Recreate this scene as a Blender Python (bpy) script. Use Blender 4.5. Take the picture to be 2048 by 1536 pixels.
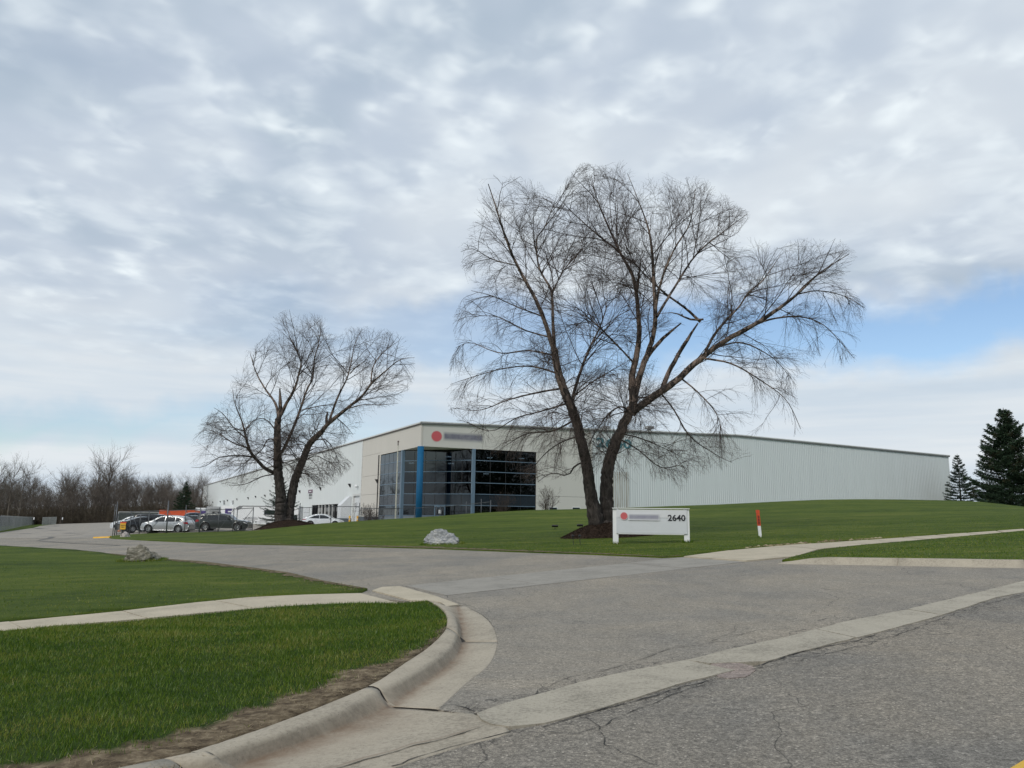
import bpy, math, random
import numpy as np
from mathutils import Matrix, Vector
from mathutils.geometry import delaunay_2d_cdt

for o in list(bpy.data.objects):
    bpy.data.objects.remove(o)
SC = bpy.context.scene
COL = SC.collection
rad = math.radians

# ------------------------------------------------------------------ camera
FPX = 1640.0
ROLL = math.atan(.013)
PITCH = math.atan((1034 + .013*(1024-190) - 768)*math.cos(ROLL)/FPX)
HC = 1.5
cam = bpy.data.cameras.new('camera')
cam.sensor_width = 36
cam.lens = FPX/2048*36
cam.clip_start = .1
cam.clip_end = 12000
co = bpy.data.objects.new('camera', cam)
COL.objects.link(co)
co.matrix_world = Matrix.Translation((0, 0, HC)) @ Matrix.Rotation(rad(90)+PITCH, 4, 'X') @ Matrix.Rotation(ROLL, 4, 'Z')
SC.camera = co

# ------------------------------------------------------------------ world and sun
SUN_EL, SUN_AZ = rad(40), rad(-148)          # azimuth clockwise from +Y
w = bpy.data.worlds.new('World')
SC.world = w
w.use_nodes = True
nt = w.node_tree
nt.nodes.clear()
def N(t, **k):
    n = nt.nodes.new(t)
    for a, b in k.items():
        if a.startswith('i_'):
            n.inputs[a[2:].replace('_', ' ')].default_value = b
        else:
            setattr(n, a, b)
    return n
def L(a, b): nt.links.new(a, b)
def M(op, a, b=None, c=None, clamp=False):
    n = nt.nodes.new('ShaderNodeMath'); n.operation = op; n.use_clamp = clamp
    for i, v in enumerate((a, b, c)):
        if v is None: continue
        if isinstance(v, (int, float)): n.inputs[i].default_value = v
        else: L(v, n.inputs[i])
    return n.outputs[0]
def RAMP(fac, stops, interp='LINEAR'):
    n = nt.nodes.new('ShaderNodeValToRGB'); n.color_ramp.interpolation = interp
    e = n.color_ramp.elements
    while len(e) < len(stops): e.new(.5)
    for i, (p, c) in enumerate(stops):
        e[i].position = p; e[i].color = (*c, 1) if len(c) == 3 else c
    L(fac, n.inputs[0]); return n.outputs[0]
def MIXC(f, a, b, mode='MIX'):
    n = nt.nodes.new('ShaderNodeMix'); n.data_type = 'RGBA'; n.blend_type = mode
    for k, v in ((0, f), (6, a), (7, b)):
        if isinstance(v, (int, float)): n.inputs[k].default_value = v
        elif isinstance(v, tuple): n.inputs[k].default_value = (*v, 1)
        else: L(v, n.inputs[k])
    return n.outputs[2]
tc = N('ShaderNodeTexCoord')
sep = N('ShaderNodeSeparateXYZ'); L(tc.outputs['Generated'], sep.inputs[0])
dx, dy, dz = sep.outputs
zz = M('ADD', M('MAXIMUM', dz, 0.0), .14)
cx_, cy_ = M('DIVIDE', dx, zz), M('DIVIDE', dy, zz)
cmb = N('ShaderNodeCombineXYZ'); L(cx_, cmb.inputs[0]); L(cy_, cmb.inputs[1])
def noise(vec, scale, detail, rough, dist=0.0, sx=1, sy=1, rot=0, off=(0, 0, 0)):
    mp = N('ShaderNodeMapping'); L(vec, mp.inputs[0])
    mp.inputs['Scale'].default_value = (sx, sy, 1); mp.inputs['Rotation'].default_value = (0, 0, rad(rot)); mp.inputs['Location'].default_value = off
    n = N('ShaderNodeTexNoise'); n.inputs['Scale'].default_value = scale; n.inputs['Detail'].default_value = detail
    n.inputs['Roughness'].default_value = rough; n.inputs['Distortion'].default_value = dist
    L(mp.outputs[0], n.inputs['Vector']); return n.outputs[0]
cells = noise(cmb.outputs[0], 14, 2, .5, .3, sx=.95, sy=.95, rot=-30)
cells2 = noise(cmb.outputs[0], 5.4, 4, .5, .3, sx=.95, sy=1.0, rot=-30, off=(9, 4, 0))
ripl = noise(cmb.outputs[0], 1.9, 3, .5, .3, sx=1.1, sy=1.0, rot=-25, off=(3, 1, 0))
big = noise(cmb.outputs[0], .62, 3, .5, .3, sx=.8, sy=1.3, off=(7.3, 2.1, 0))
soft = noise(cmb.outputs[0], 1.15, 2, .5, 0, off=(11.7, 5.2, 0))
# puffs of an altocumulus sheet: small bright cells over a smooth grey-blue base
def SMO(v, lo, hi):
    n = nt.nodes.new('ShaderNodeMapRange'); n.interpolation_type = 'SMOOTHSTEP'; L(v, n.inputs[0]); n.inputs[1].default_value = lo; n.inputs[2].default_value = hi; return n.outputs[0]
amp = SMO(soft, .34, .66)
mpv = N('ShaderNodeMapping'); L(cmb.outputs[0], mpv.inputs[0]); mpv.inputs['Rotation'].default_value = (0, 0, rad(-24)); mpv.inputs['Scale'].default_value = (1.05, .95, 1)
wn = N('ShaderNodeTexNoise'); wn.inputs['Scale'].default_value = 3.4; wn.inputs['Detail'].default_value = 2; L(cmb.outputs[0], wn.inputs['Vector'])
wv = N('ShaderNodeVectorMath', operation='MULTIPLY_ADD'); L(wn.outputs['Color'], wv.inputs[0]); wv.inputs[1].default_value = (.14, .12, 0); L(mpv.outputs[0], wv.inputs[2])
vo = N('ShaderNodeTexVoronoi', feature='SMOOTH_F1'); vo.inputs['Scale'].default_value = 10.5; vo.inputs['Smoothness'].default_value = 1.0; L(wv.outputs[0], vo.inputs['Vector'])
vpuff = SMO(vo.outputs[0], .66, .0)
p_a = M('MULTIPLY', M('MULTIPLY', vpuff, M('MULTIPLY_ADD', SMO(cells, .34, .70), .85, .15)), M('MULTIPLY_ADD', amp, .65, .35))
p_b = M('MULTIPLY', SMO(cells2, .45, .75), .75)
basev = M('ADD', M('MULTIPLY', SMO(ripl, .3, .72), .45), M('MULTIPLY', SMO(big, .32, .68), .55))
shade = RAMP(basev, [(.08, (.355, .43, .515)), (.38, (.44, .505, .59)), (.68, (.535, .59, .65)), (1., (.62, .665, .705))])
shade = MIXC(M('ADD', M('MULTIPLY', p_a, .86), M('MULTIPLY', p_b, .60), clamp=True), shade, (.74, .80, .83))
# open blue where the sheet breaks, seen low between azimuths ahead
az = M('ARCTAN2', dx, dy)
el = M('ARCSINE', M('MINIMUM', M('MAXIMUM', dz, -1.0), 1.0))
wob = M('MULTIPLY', M('SUBTRACT', noise(tc.outputs['Generated'], 5, 4, .6, .5, sy=1, sx=.8), .5), .10)
wob2 = M('MULTIPLY', M('SUBTRACT', noise(tc.outputs['Generated'], 9, 5, .6, .2, sx=.6, off=(4, 0, 0)), .5), .10)
elw = M('ADD', M('ADD', el, wob), wob2)
band = M('SUBTRACT', 1.0, M('DIVIDE', M('ABSOLUTE', M('SUBTRACT', elw, M('MULTIPLY_ADD', az, .0, .220))), .062), clamp=False)
side = M('MULTIPLY_ADD', az, 1.5, .72, clamp=True)
gap = M('MULTIPLY', M('MULTIPLY', SMO(band, -.05, .75), 1.0), side, clamp=True)
gap2 = M('MULTIPLY', M('SUBTRACT', .40, M('MULTIPLY_ADD', noise(cmb.outputs[0], .9, 4, .6, .4, off=(20, 3, 0)), 1, 0)), 3.0, clamp=True)
lowb = M('SUBTRACT', 1.0, M('DIVIDE', M('ABSOLUTE', M('SUBTRACT', elw, .105)), .035))
gap = M('MAXIMUM', gap, M('MULTIPLY', gap2, .35))
gap = M('MAXIMUM', gap, M('MULTIPLY', M('MAXIMUM', lowb, 0), M('MULTIPLY_ADD', az, -.9, .30, clamp=True), None, clamp=True))
# lower veil near the horizon
veil = M('SUBTRACT', 1.0, M('MULTIPLY', M('MAXIMUM', el, 0), 2.2), clamp=True)
vstr = noise(tc.outputs['Generated'], 3, 4, .6, .2, sx=.8, sy=.8, off=(0, 0, 0))
streak = N('ShaderNodeMapping'); L(tc.outputs['Generated'], streak.inputs[0]); streak.inputs['Scale'].default_value = (1, 1, 14)
sn = N('ShaderNodeTexNoise'); sn.inputs['Scale'].default_value = 2.6; sn.inputs['Detail'].default_value = 4; L(streak.outputs[0], sn.inputs['Vector'])
veilc = RAMP(sn.outputs[0], [(.35, (.50, .575, .65)), (.65, (.635, .675, .705))])
shade = MIXC(SMO(veil, .40, .72), shade, veilc)
cloud = N('ShaderNodeBackground'); L(shade, cloud.inputs[0]); cloud.inputs[1].default_value = 1.0
sky = N('ShaderNodeTexSky', sky_type='NISHITA'); sky.sun_disc = False
sky.sun_elevation = SUN_EL; sky.sun_rotation = SUN_AZ; sky.air_density = 1.0; sky.dust_density = .6; sky.ozone_density = 2.0
skb = N('ShaderNodeBackground'); L(sky.outputs[0], skb.inputs[0]); skb.inputs[1].default_value = .108
mx = N('ShaderNodeMixShader'); L(gap, mx.inputs[0]); L(cloud.outputs[0], mx.inputs[1]); L(skb.outputs[0], mx.inputs[2])
wo = N('ShaderNodeOutputWorld'); L(mx.outputs[0], wo.inputs[0])

sl = bpy.data.lights.new('sun', 'SUN'); sl.energy = 1.35; sl.angle = rad(16); sl.color = (1, .94, .84)
so = bpy.data.objects.new('sun', sl); COL.objects.link(so)
sv = Vector((math.sin(SUN_AZ)*math.cos(SUN_EL), math.cos(SUN_AZ)*math.cos(SUN_EL), math.sin(SUN_EL)))
so.rotation_euler = sv.to_track_quat('Z', 'Y').to_euler()
SC.view_settings.view_transform = 'Standard'
SC.view_settings.look = 'None'
SC.view_settings.exposure = 0.28
SC.view_settings.gamma = 1.0
SC.view_settings.use_curve_mapping = False
SC.cycles.max_bounces = 8
SC.cycles.transparent_max_bounces = 16

# ------------------------------------------------------------------ camera geometry used to survey the place
def ray(px, py):
    a, b = px-1024., py-768.
    a2 = a*math.cos(ROLL)+b*math.sin(ROLL); b2 = -a*math.sin(ROLL)+b*math.cos(ROLL)
    z = -b2
    Y = FPX*math.cos(PITCH)-z*math.sin(PITCH); Z = FPX*math.sin(PITCH)+z*math.cos(PITCH)
    return a2/Y, Z/Y
def project(x, y, z):                 # arrays -> picture coordinates of 2048 x 1536
    Z = z-HC
    f = y*math.cos(PITCH)+Z*math.sin(PITCH); u = -y*math.sin(PITCH)+Z*math.cos(PITCH)
    a2 = x/f*FPX; b2 = -u/f*FPX
    return 1024+a2*math.cos(ROLL)-b2*math.sin(ROLL), 768+a2*math.sin(ROLL)+b2*math.cos(ROLL)
GX, GY = .04268681, .02078779
def G(px, py, h=0.):
    X, rz = ray(px, py); t = (HC-h)/(GX*X+GY-rz)
    return (X*t, t)
def AT(px, py, Y):
    X, rz = ray(px, py); return (X*Y, Y, HC+rz*Y)
UA = rad(50.4)
def UV(u, v): return (u*math.sin(UA)-v*math.cos(UA), u*math.cos(UA)+v*math.sin(UA))
def touv(x, y): return x*math.sin(UA)+y*math.cos(UA), -x*math.cos(UA)+y*math.sin(UA)
def sst(x): x = np.clip(x, 0, 1); return x*x*(3-2*x)
SIL = [(470, 1064), (505, 1062), (600, 1052), (640, 1048), (700, 1044), (760, 1040), (850, 1035), (950, 1027), (1060, 1021), (1170, 1018.5), (1280, 1015), (1440, 1009.5), (1560, 1003.5), (1640, 1000), (1720, 999), (1800, 999.5), (1900, 1001.5), (1960, 1004), (2048, 1014), (2200, 1032)]
SX = np.array([ray(*p)[0] for p in SIL]); SS = np.array([ray(*p)[1] for p in SIL])
def T(x, y):
    """height of the land: a tilted plane near the street that swells into a grassy berm before the building"""
    x = np.asarray(x, float); y = np.asarray(y, float)
    pl = np.clip(GX*x+GY*y, -3., 3.4)
    t = np.maximum(y, 1.); X = x/t
    S = np.interp(X, SX, SS)
    m = sst((X+.36)/.07)
    Dc = np.interp(X, [-.35, -.1, .1, .25, .42, .53, .62, .8], [66, 68, 74, 80, 88, 92, 84, 78])
    spl = (pl-HC)/t
    wt = sst((t-42)/(Dc-42))
    near = HC+t*(spl*(1-wt)+S*wt)
    far = np.minimum(pl, .55)
    d = np.clip((t-Dc)/22, 0, 1)
    berm = np.where(t < Dc, near, (HC+S*t)*(1-sst(d))+far*sst(d))
    base = np.where(t < 68, pl, pl*(1-sst((t-68)/20))+far*sst((t-68)/20))
    out = base*(1-m)+berm*m
    return np.where(X > .95, np.minimum(pl, 3.4), out)
def Tf(x, y): return float(T(x, y))

# ------------------------------------------------------------------ object helpers
def link(o, parent=None):
    COL.objects.link(o)
    if parent is not None: o.parent = parent
    return o
def tag(o, label=None, cat=None, group=None, kind=None):
    if label: o['label'] = label
    if cat: o['category'] = cat
    if group: o['group'] = group
    if kind: o['kind'] = kind
    return o
MW = {}
def thing(name, loc, label, cat, group=None, rz=0.):
    o = bpy.data.objects.new(name, None); o.location = loc; o.rotation_euler = (0, 0, rz); o.empty_display_size = .3
    link(o); tag(o, label, cat, group)
    MW[o.name] = Matrix.Translation(loc) @ Matrix.Rotation(rz, 4, 'Z')
    return o
def root_of(o):
    while o.parent is not None: o = o.parent
    return o
def mesh_from(name, V, F, mat, smooth=False):
    me = bpy.data.meshes.new(name)
    V = np.asarray(V, np.float32)
    if isinstance(F, np.ndarray):
        nf, k = F.shape
        me.vertices.add(len(V)); me.vertices.foreach_set('co', V.ravel())
        me.loops.add(nf*k); me.loops.foreach_set('vertex_index', F.ravel().astype(np.int32))
        me.polygons.add(nf); me.polygons.foreach_set('loop_start', np.arange(0, nf*k, k, dtype=np.int32)); me.polygons.foreach_set('loop_total', np.full(nf, k, np.int32))
        me.update(calc_edges=True)
    else:
        me.from_pydata(V.tolist(), [], F); me.update()
    if smooth: me.polygons.foreach_set('use_smooth', [True]*len(me.polygons))
    if mat: me.materials.append(mat)
    return me
def to_local(V, parent):
    if parent is None: return V
    r = root_of(parent)
    Mi = np.array((MW[r.name]).inverted()) if r.name in MW else np.eye(4)
    V = np.asarray(V, float)
    return V@Mi[:3, :3].T+Mi[:3, 3]
def put(name, V, F, mat, parent=None, smooth=False, world=True):
    if len(V) == 0: return None
    if world: V = to_local(V, parent)
    return link(bpy.data.objects.new(name, mesh_from(name, V, F, mat, smooth)), parent)
class MB:
    def __init__(s): s.v = []; s.f = []
    def add(s, V, F):
        b = len(s.v); s.v += [tuple(map(float, p)) for p in V]; s.f += [tuple(int(i)+b for i in f) for f in F]
    def box(s, c, d, M3=None):
        x, y, z = d[0]/2, d[1]/2, d[2]/2
        P = [(-x, -y, -z), (x, -y, -z), (x, y, -z), (-x, y, -z), (-x, -y, z), (x, -y, z), (x, y, z), (-x, y, z)]
        if M3 is not None: P = [tuple(M3 @ Vector(p)) for p in P]
        s.add([(p[0]+c[0], p[1]+c[1], p[2]+c[2]) for p in P], [(0, 3, 2, 1), (4, 5, 6, 7), (0, 1, 5, 4), (1, 2, 6, 5), (2, 3, 7, 6), (3, 0, 4, 7)])
    def fbox(s, fr, a0, a1, o0, o1, z0, z1):
        P = [fr(a, o, z) for z in (z0, z1) for a, o in ((a0, o0), (a1, o0), (a1, o1), (a0, o1))]
        s.add(P, [(0, 3, 2, 1), (4, 5, 6, 7), (0, 1, 5, 4), (1, 2, 6, 5), (2, 3, 7, 6), (3, 0, 4, 7)])
    def tube(s, pts, r, n=8, cap=True):
        pts = [Vector(p) for p in pts]
        if isinstance(r, (int, float)): r = [r]*len(pts)
        b = len(s.v); prev = None
        for i, p in enumerate(pts):
            d = (pts[min(i+1, len(pts)-1)]-pts[max(i-1, 0)]).normalized()
            if prev is None:
                a = d.orthogonal().normalized()
            else:
                a = (prev-d*prev.dot(d)).normalized()
            prev = a; c = d.cross(a)
            for k in range(n):
                q = p+(a*math.cos(2*math.pi*k/n)+c*math.sin(2*math.pi*k/n))*r[i]
                s.v.append(tuple(q))
        for i in range(len(pts)-1):
            for k in range(n):
                s.f.append((b+i*n+k, b+i*n+(k+1) % n, b+(i+1)*n+(k+1) % n, b+(i+1)*n+k))
        if cap:
            s.f.append(tuple(b+k for k in range(n))[::-1]); s.f.append(tuple(b+(len(pts)-1)*n+k for k in range(n)))
    def lathe(s, prof, c=(0, 0, 0), n=20, axis='Z'):
        b = len(s.v)
        for (r, h) in prof:
            for k in range(n):
                a = 2*math.pi*k/n; p = (r*math.cos(a), r*math.sin(a), h)
                if axis == 'Y': p = (p[0], p[2], p[1])
                s.v.append((p[0]+c[0], p[1]+c[1], p[2]+c[2]))
        for i in range(len(prof)-1):
            for k in range(n):
                s.f.append((b+i*n+k, b+i*n+(k+1) % n, b+(i+1)*n+(k+1) % n, b+(i+1)*n+k))
    def build(s, name, mat, parent=None, smooth=False, world=True):
        return put(name, np.array(s.v), s.f, mat, parent, smooth, world)
def inpoly(X, Y, poly):
    inside = np.zeros(len(X), bool); n = len(poly); j = n-1
    for i in range(n):
        xi, yi = poly[i]; xj, yj = poly[j]
        if yi != yj:
            c = ((yi > Y) != (yj > Y)) & (X < (xj-xi)*(Y-yi)/(yj-yi)+xi)
            inside ^= c
        j = i
    return inside
def dens(poly, step):
    out = []
    n = len(poly)
    for i in range(n):
        a, b = poly[i], poly[(i+1) % n]
        k = max(1, int(math.dist(a, b)/step))
        for j in range(k): out.append((a[0]+(b[0]-a[0])*j/k, a[1]+(b[1]-a[1])*j/k))
    return out
def jitter(poly, a, seed=0):
    r = random.Random(seed); return [(x+r.uniform(-a, a), y+r.uniform(-a, a)) for x, y in poly]
def cdt(poly, step, zf, skirt=0., inner=True):
    """triangulated sheet over a polygon, its heights from zf, with a skirt turned down at its edge"""
    poly = [p for i, p in enumerate(poly) if math.dist(p, poly[i-1]) > 1e-4]
    xs = [p[0] for p in poly]; ys = [p[1] for p in poly]; pts = list(poly)
    if inner:
        gx = np.arange(min(xs)+step*.5, max(xs), step); gy = np.arange(min(ys)+step*.5, max(ys), step)
        A, B = np.meshgrid(gx, gy); A = A.ravel(); B = B.ravel()
        m = inpoly(A, B, poly); pts += list(zip(A[m].tolist(), B[m].tolist()))
    n = len(poly)
    r = delaunay_2d_cdt([Vector(p) for p in pts], [(i, (i+1) % n) for i in range(n)], [], 0, 1e-5)
    V2 = np.array([tuple(v) for v in r[0]]); F = np.array([f for f in r[2] if len(f) == 3])
    c = V2[F].mean(1); F = F[inpoly(c[:, 0], c[:, 1], poly)]
    a, b, d = V2[F[:, 0]], V2[F[:, 1]], V2[F[:, 2]]
    cr = (b[:, 0]-a[:, 0])*(d[:, 1]-a[:, 1])-(b[:, 1]-a[:, 1])*(d[:, 0]-a[:, 0])
    F[cr < 0] = F[cr < 0][:, ::-1]
    Z = zf(V2[:, 0], V2[:, 1])
    V = np.column_stack([V2, Z]); F = F.tolist()
    if skirt:
        E = {}
        for f in F:
            for i in range(3): E[(f[i], f[(i+1) % 3])] = 1
        bd = [e for e in E if (e[1], e[0]) not in E]
        used = sorted({i for e in bd for i in e}); mp = {k: len(V)+i for i, k in enumerate(used)}
        V = np.vstack([V, V[used]-np.array([0, 0, skirt])])
        F += [(e[1], e[0], mp[e[0]], mp[e[1]]) for e in bd]
    return V, F

# ------------------------------------------------------------------ materials
def mat(name, fn):
    global nt
    m = bpy.data.materials.new(name); m.use_nodes = True
    keep = nt; nt = m.node_tree; nt.nodes.clear()
    out = N('ShaderNodeOutputMaterial'); s = fn(); L(s, out.inputs[0]); nt = keep
    return m
def BSDF(col, rough=.8, metal=0., bump=None, bstr=.3, bdist=.01, spec=.5, coat=0.):
    p = N('ShaderNodeBsdfPrincipled')
    if isinstance(col, tuple): p.inputs['Base Color'].default_value = (*col, 1)
    else: L(col, p.inputs['Base Color'])
    if isinstance(rough, (int, float)): p.inputs['Roughness'].default_value = rough
    else: L(rough, p.inputs['Roughness'])
    p.inputs['Metallic'].default_value = metal; p.inputs['Specular IOR Level'].default_value = spec
    p.inputs['Coat Weight'].default_value = coat
    if bump is not None:
        b = N('ShaderNodeBump'); b.inputs['Strength'].default_value = bstr; b.inputs['Distance'].default_value = bdist
        L(bump, b.inputs['Height']); L(b.outputs[0], p.inputs['Normal'])
    return p.outputs[0]
def POS():
    return N('ShaderNodeNewGeometry').outputs['Position']
def nz(scale, detail=4, rough=.6, dist=0., sc=(1, 1, 1), rot=0, off=(0, 0, 0)):
    mp = N('ShaderNodeMapping'); L(POS(), mp.inputs[0]); mp.inputs['Scale'].default_value = sc; mp.inputs['Rotation'].default_value = (0, 0, rad(rot)); mp.inputs['Location'].default_value = off
    n = N('ShaderNodeTexNoise'); n.inputs['Scale'].default_value = scale; n.inputs['Detail'].default_value = detail
    n.inputs['Roughness'].default_value = rough; n.inputs['Distortion'].default_value = dist; L(mp.outputs[0], n.inputs['Vector']); return n.outputs[0]
def vor(scale, feature='F1', sc=(1, 1, 1), warp=0., out=0):
    v = N('ShaderNodeTexVoronoi', feature=feature); v.inputs['Scale'].default_value = scale
    mp = N('ShaderNodeMapping'); mp.inputs['Scale'].default_value = sc; L(POS(), mp.inputs[0])
    src = mp.outputs[0]
    if warp:
        n = N('ShaderNodeTexNoise'); n.inputs['Scale'].default_value = scale*2.5; n.inputs['Detail'].default_value = 4; L(mp.outputs[0], n.inputs['Vector'])
        vm = N('ShaderNodeVectorMath', operation='MULTIPLY_ADD'); L(n.outputs['Color'], vm.inputs[0]); vm.inputs[1].default_value = (warp,)*3; L(src, vm.inputs[2]); src = vm.outputs[0]
    L(src, v.inputs['Vector']); return v.outputs[out]
def plain(name, c, rough=.6, metal=0., var=.12, spec=.5, coat=0.):
    def f():
        n = nz(3., 4)
        k = RAMP(n, [(.3, tuple(x*(1-var) for x in c)), (.7, tuple(min(1, x*(1+var)) for x in c))])
        return BSDF(k, rough, metal, spec=spec, coat=coat)
    return mat(name, f)
def asphalt(lo, mid, hi, crack=.6, patch=.5):
    def f():
        agg = vor(95, warp=.002); fine = nz(150, 3, .7)
        g = M('ADD', M('MULTIPLY', fine, .40), M('ADD', M('MULTIPLY', nz(48, 3, .75), .42), M('MULTIPLY', nz(17, 4, .7), .24)))
        k = RAMP(g, [(.43, lo), (.53, mid), (.64, hi)])
        sp = vor(38, out=1); sb = N('ShaderNodeSeparateColor'); L(sp, sb.inputs[0])
        light = M('MULTIPLY', M('GREATER_THAN', sb.outputs[0], .90), M('LESS_THAN', vor(38), .30))
        k = MIXC(M('MULTIPLY', light, .8), k, (.50, .46, .40))
        dark = M('MULTIPLY', M('LESS_THAN', sb.outputs[1], .12), M('LESS_THAN', vor(38), .36))
        k = MIXC(M('MULTIPLY', dark, .5), k, (.05, .048, .046))
        blot = RAMP(nz(.35, 6, .68, .6), [(.36, (.84, .85, .87)), (.64, (1.17, 1.12, 1.05))])
        k = MIXC(1., k, blot, 'MULTIPLY')
        blot = RAMP(nz(2.3, 4, .6, .4, sc=(1, .35, 1), rot=50), [(.3, (.92,)*3), (.7, (1.07,)*3)])
        k = MIXC(1., k, blot, 'MULTIPLY')
        e = vor(.42, 'DISTANCE_TO_EDGE', warp=.55)
        msk = M('GREATER_THAN', nz(.30, 2, .5, off=(3, 9, 0)), .50)
        cr = M('MULTIPLY', M('MULTIPLY', M('LESS_THAN', e, .0022), msk), M('GREATER_THAN', nz(3, 3, .6), .45))
        e2 = vor(1.3, 'DISTANCE_TO_EDGE', warp=.3)
        msk2 = M('GREATER_THAN', nz(.42, 3, .5, off=(13, 2, 0)), .585)
        cr = M('MAXIMUM', cr, M('MULTIPLY', M('MULTIPLY', M('LESS_THAN', e2, .005), msk2), .4))
        sp_ = N('ShaderNodeSeparateXYZ'); L(POS(), sp_.inputs[0])
        vv = M('ADD', M('MULTIPLY', sp_.outputs[0], -math.cos(rad(50.4))), M('MULTIPLY', sp_.outputs[1], math.sin(rad(50.4))))
        dst = M('ABSOLUTE', M('SUBTRACT', vv, 4.80)); near = M('SUBTRACT', 1.0, M('DIVIDE', M('SUBTRACT', dst, .36), M('MULTIPLY_ADD', nz(.8, 3, .6), 1.1, -.22)), clamp=True)
        e3 = vor(3.4, 'DISTANCE_TO_EDGE', warp=.22); e3b = vor(7., 'DISTANCE_TO_EDGE', warp=.12)
        al = M('MAXIMUM', M('LESS_THAN', e3, M('MULTIPLY', near, .030)), M('LESS_THAN', e3b, M('MULTIPLY', M('SUBTRACT', near, .45), .06)))
        cr = M('MAXIMUM', cr, M('MULTIPLY', al, M('GREATER_THAN', nz(6, 3, .7), .44)))
        k = MIXC(M('MULTIPLY', cr, crack), k, (.035, .032, .03))
        return BSDF(k, .88, bump=M('SUBTRACT', g, M('MULTIPLY', cr, .8)), bstr=.55, bdist=.008, spec=.3)
    return f
def concrete(c, stain=.25, speck=.5):
    def f():
        n = M('ADD', M('MULTIPLY', nz(1.4, 6, .7, .3), .5), M('MULTIPLY', nz(32, 4, .75), .5))
        k = RAMP(n, [(.38, tuple(x*(1-stain*1.3) for x in c)), (.50, c), (.64, tuple(x*1.14 for x in c))])
        sp = N('ShaderNodeSeparateColor'); L(vor(60, out=1), sp.inputs[0])
        d = M('MULTIPLY', M('GREATER_THAN', sp.outputs[0], .92), M('LESS_THAN', vor(60), .33))
        k = MIXC(M('MULTIPLY', d, speck), k, (.13, .115, .095))
        g = nz(9, 5, .65, .5); k = MIXC(M('MULTIPLY', M('SUBTRACT', g, .55, clamp=True), 1.6), k, tuple(x*.62 for x in c))
        at = N('ShaderNodeAttribute'); at.attribute_name = 'stain'; st_ = M('MULTIPLY', at.outputs['Fac'], M('MULTIPLY_ADD', nz(5, 5, .7, .5), 2.2, -.35), clamp=True)
        k = MIXC(M('MULTIPLY', st_, .9), k, (.20, .135, .09))
        at2 = N('ShaderNodeAttribute'); at2.attribute_name = 'grime'; st2 = M('MULTIPLY', at2.outputs['Fac'], M('MULTIPLY_ADD', nz(3, 6, .75, .8), 3.0, -.9), clamp=True)
        k = MIXC(M('MULTIPLY', st2, .62), k, (.165, .14, .105))
        return BSDF(k, .9, bump=nz(45, 6, .75), bstr=.6, bdist=.010, spec=.25)
    return f
m_crack = plain('crack_filler', (.028, .026, .024), .95)
m_street = mat('street_asphalt', asphalt((.090, .082, .070), (.195, .179, .154), (.40, .365, .31)))
m_drive = mat('driveway_asphalt', asphalt((.13, .118, .100), (.232, .213, .182), (.39, .36, .31)))
m_lot = mat('lot_asphalt', asphalt((.21, .194, .172), (.28, .26, .23), (.36, .33, .29), .5))
m_conc = mat('kerb_concrete', concrete((.39, .345, .275)))
m_walk = mat('sidewalk_concrete', concrete((.46, .405, .31), .18, .35))
m_band = mat('worn_concrete', concrete((.29, .272, .24), .2, .3))
m_gut = mat('gutter_concrete', concrete((.385, .35, .285), .3, .6))
def grass(near=False):
    def f():
        a = nz(.16, 5, .65, .6, sc=(.5, 2.2, 1), rot=12); b = nz(1.1, 6, .72, .4, sc=(.6, 1.4, 1), rot=15); c = nz(11, 5, .8)
        g = M('ADD', M('ADD', M('MULTIPLY', a, .36), M('MULTIPLY', b, .36)), M('MULTIPLY', c, .30))
        k = RAMP(g, [(.40, (.025, .047, .005)), (.48, (.053, .084, .008)), (.56, (.088, .118, .013)), (.66, (.165, .158, .040))])
        return BSDF(k, .9, bump=M('ADD', M('MULTIPLY', nz(60, 3, .7), .6), nz(14, 3)), bstr=.9, bdist=.035, spec=.15)
    return f
m_grass = mat('lawn_grass', grass())
def soil():
    n = nz(9, 6, .7, .4); k = RAMP(n, [(.36, (.065, .048, .032)), (.5, (.15, .115, .075)), (.64, (.28, .225, .15))])
    at = N('ShaderNodeAttribute'); at.attribute_name = 'worn'
    g = RAMP(nz(7, 5, .7), [(.35, (.018, .036, .007)), (.65, (.045, .072, .016))])
    k = MIXC(M('MULTIPLY_ADD', M('SUBTRACT', M('ADD', at.outputs['Fac'], M('MULTIPLY', M('SUBTRACT', nz(5, 5, .7), .5), .8)), .5), 3., .5, clamp=True), g, k)
    return BSDF(k, .95, bump=nz(40, 5, .7), bstr=.8, bdist=.02, spec=.1)
m_soil = mat('bare_soil', soil)
def mulch():
    n = vor(26, warp=.05); k = RAMP(M('ADD', M('MULTIPLY', n, .5), M('MULTIPLY', nz(12, 5, .7), .6)), [(.3, (.020, .014, .011)), (.55, (.050, .034, .026)), (.75, (.12, .083, .062))])
    return BSDF(k, .95, bump=M('ADD', n, nz(30, 4)), bstr=1., bdist=.05, spec=.1)
m_mulch = mat('bark_mulch', mulch)
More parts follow.
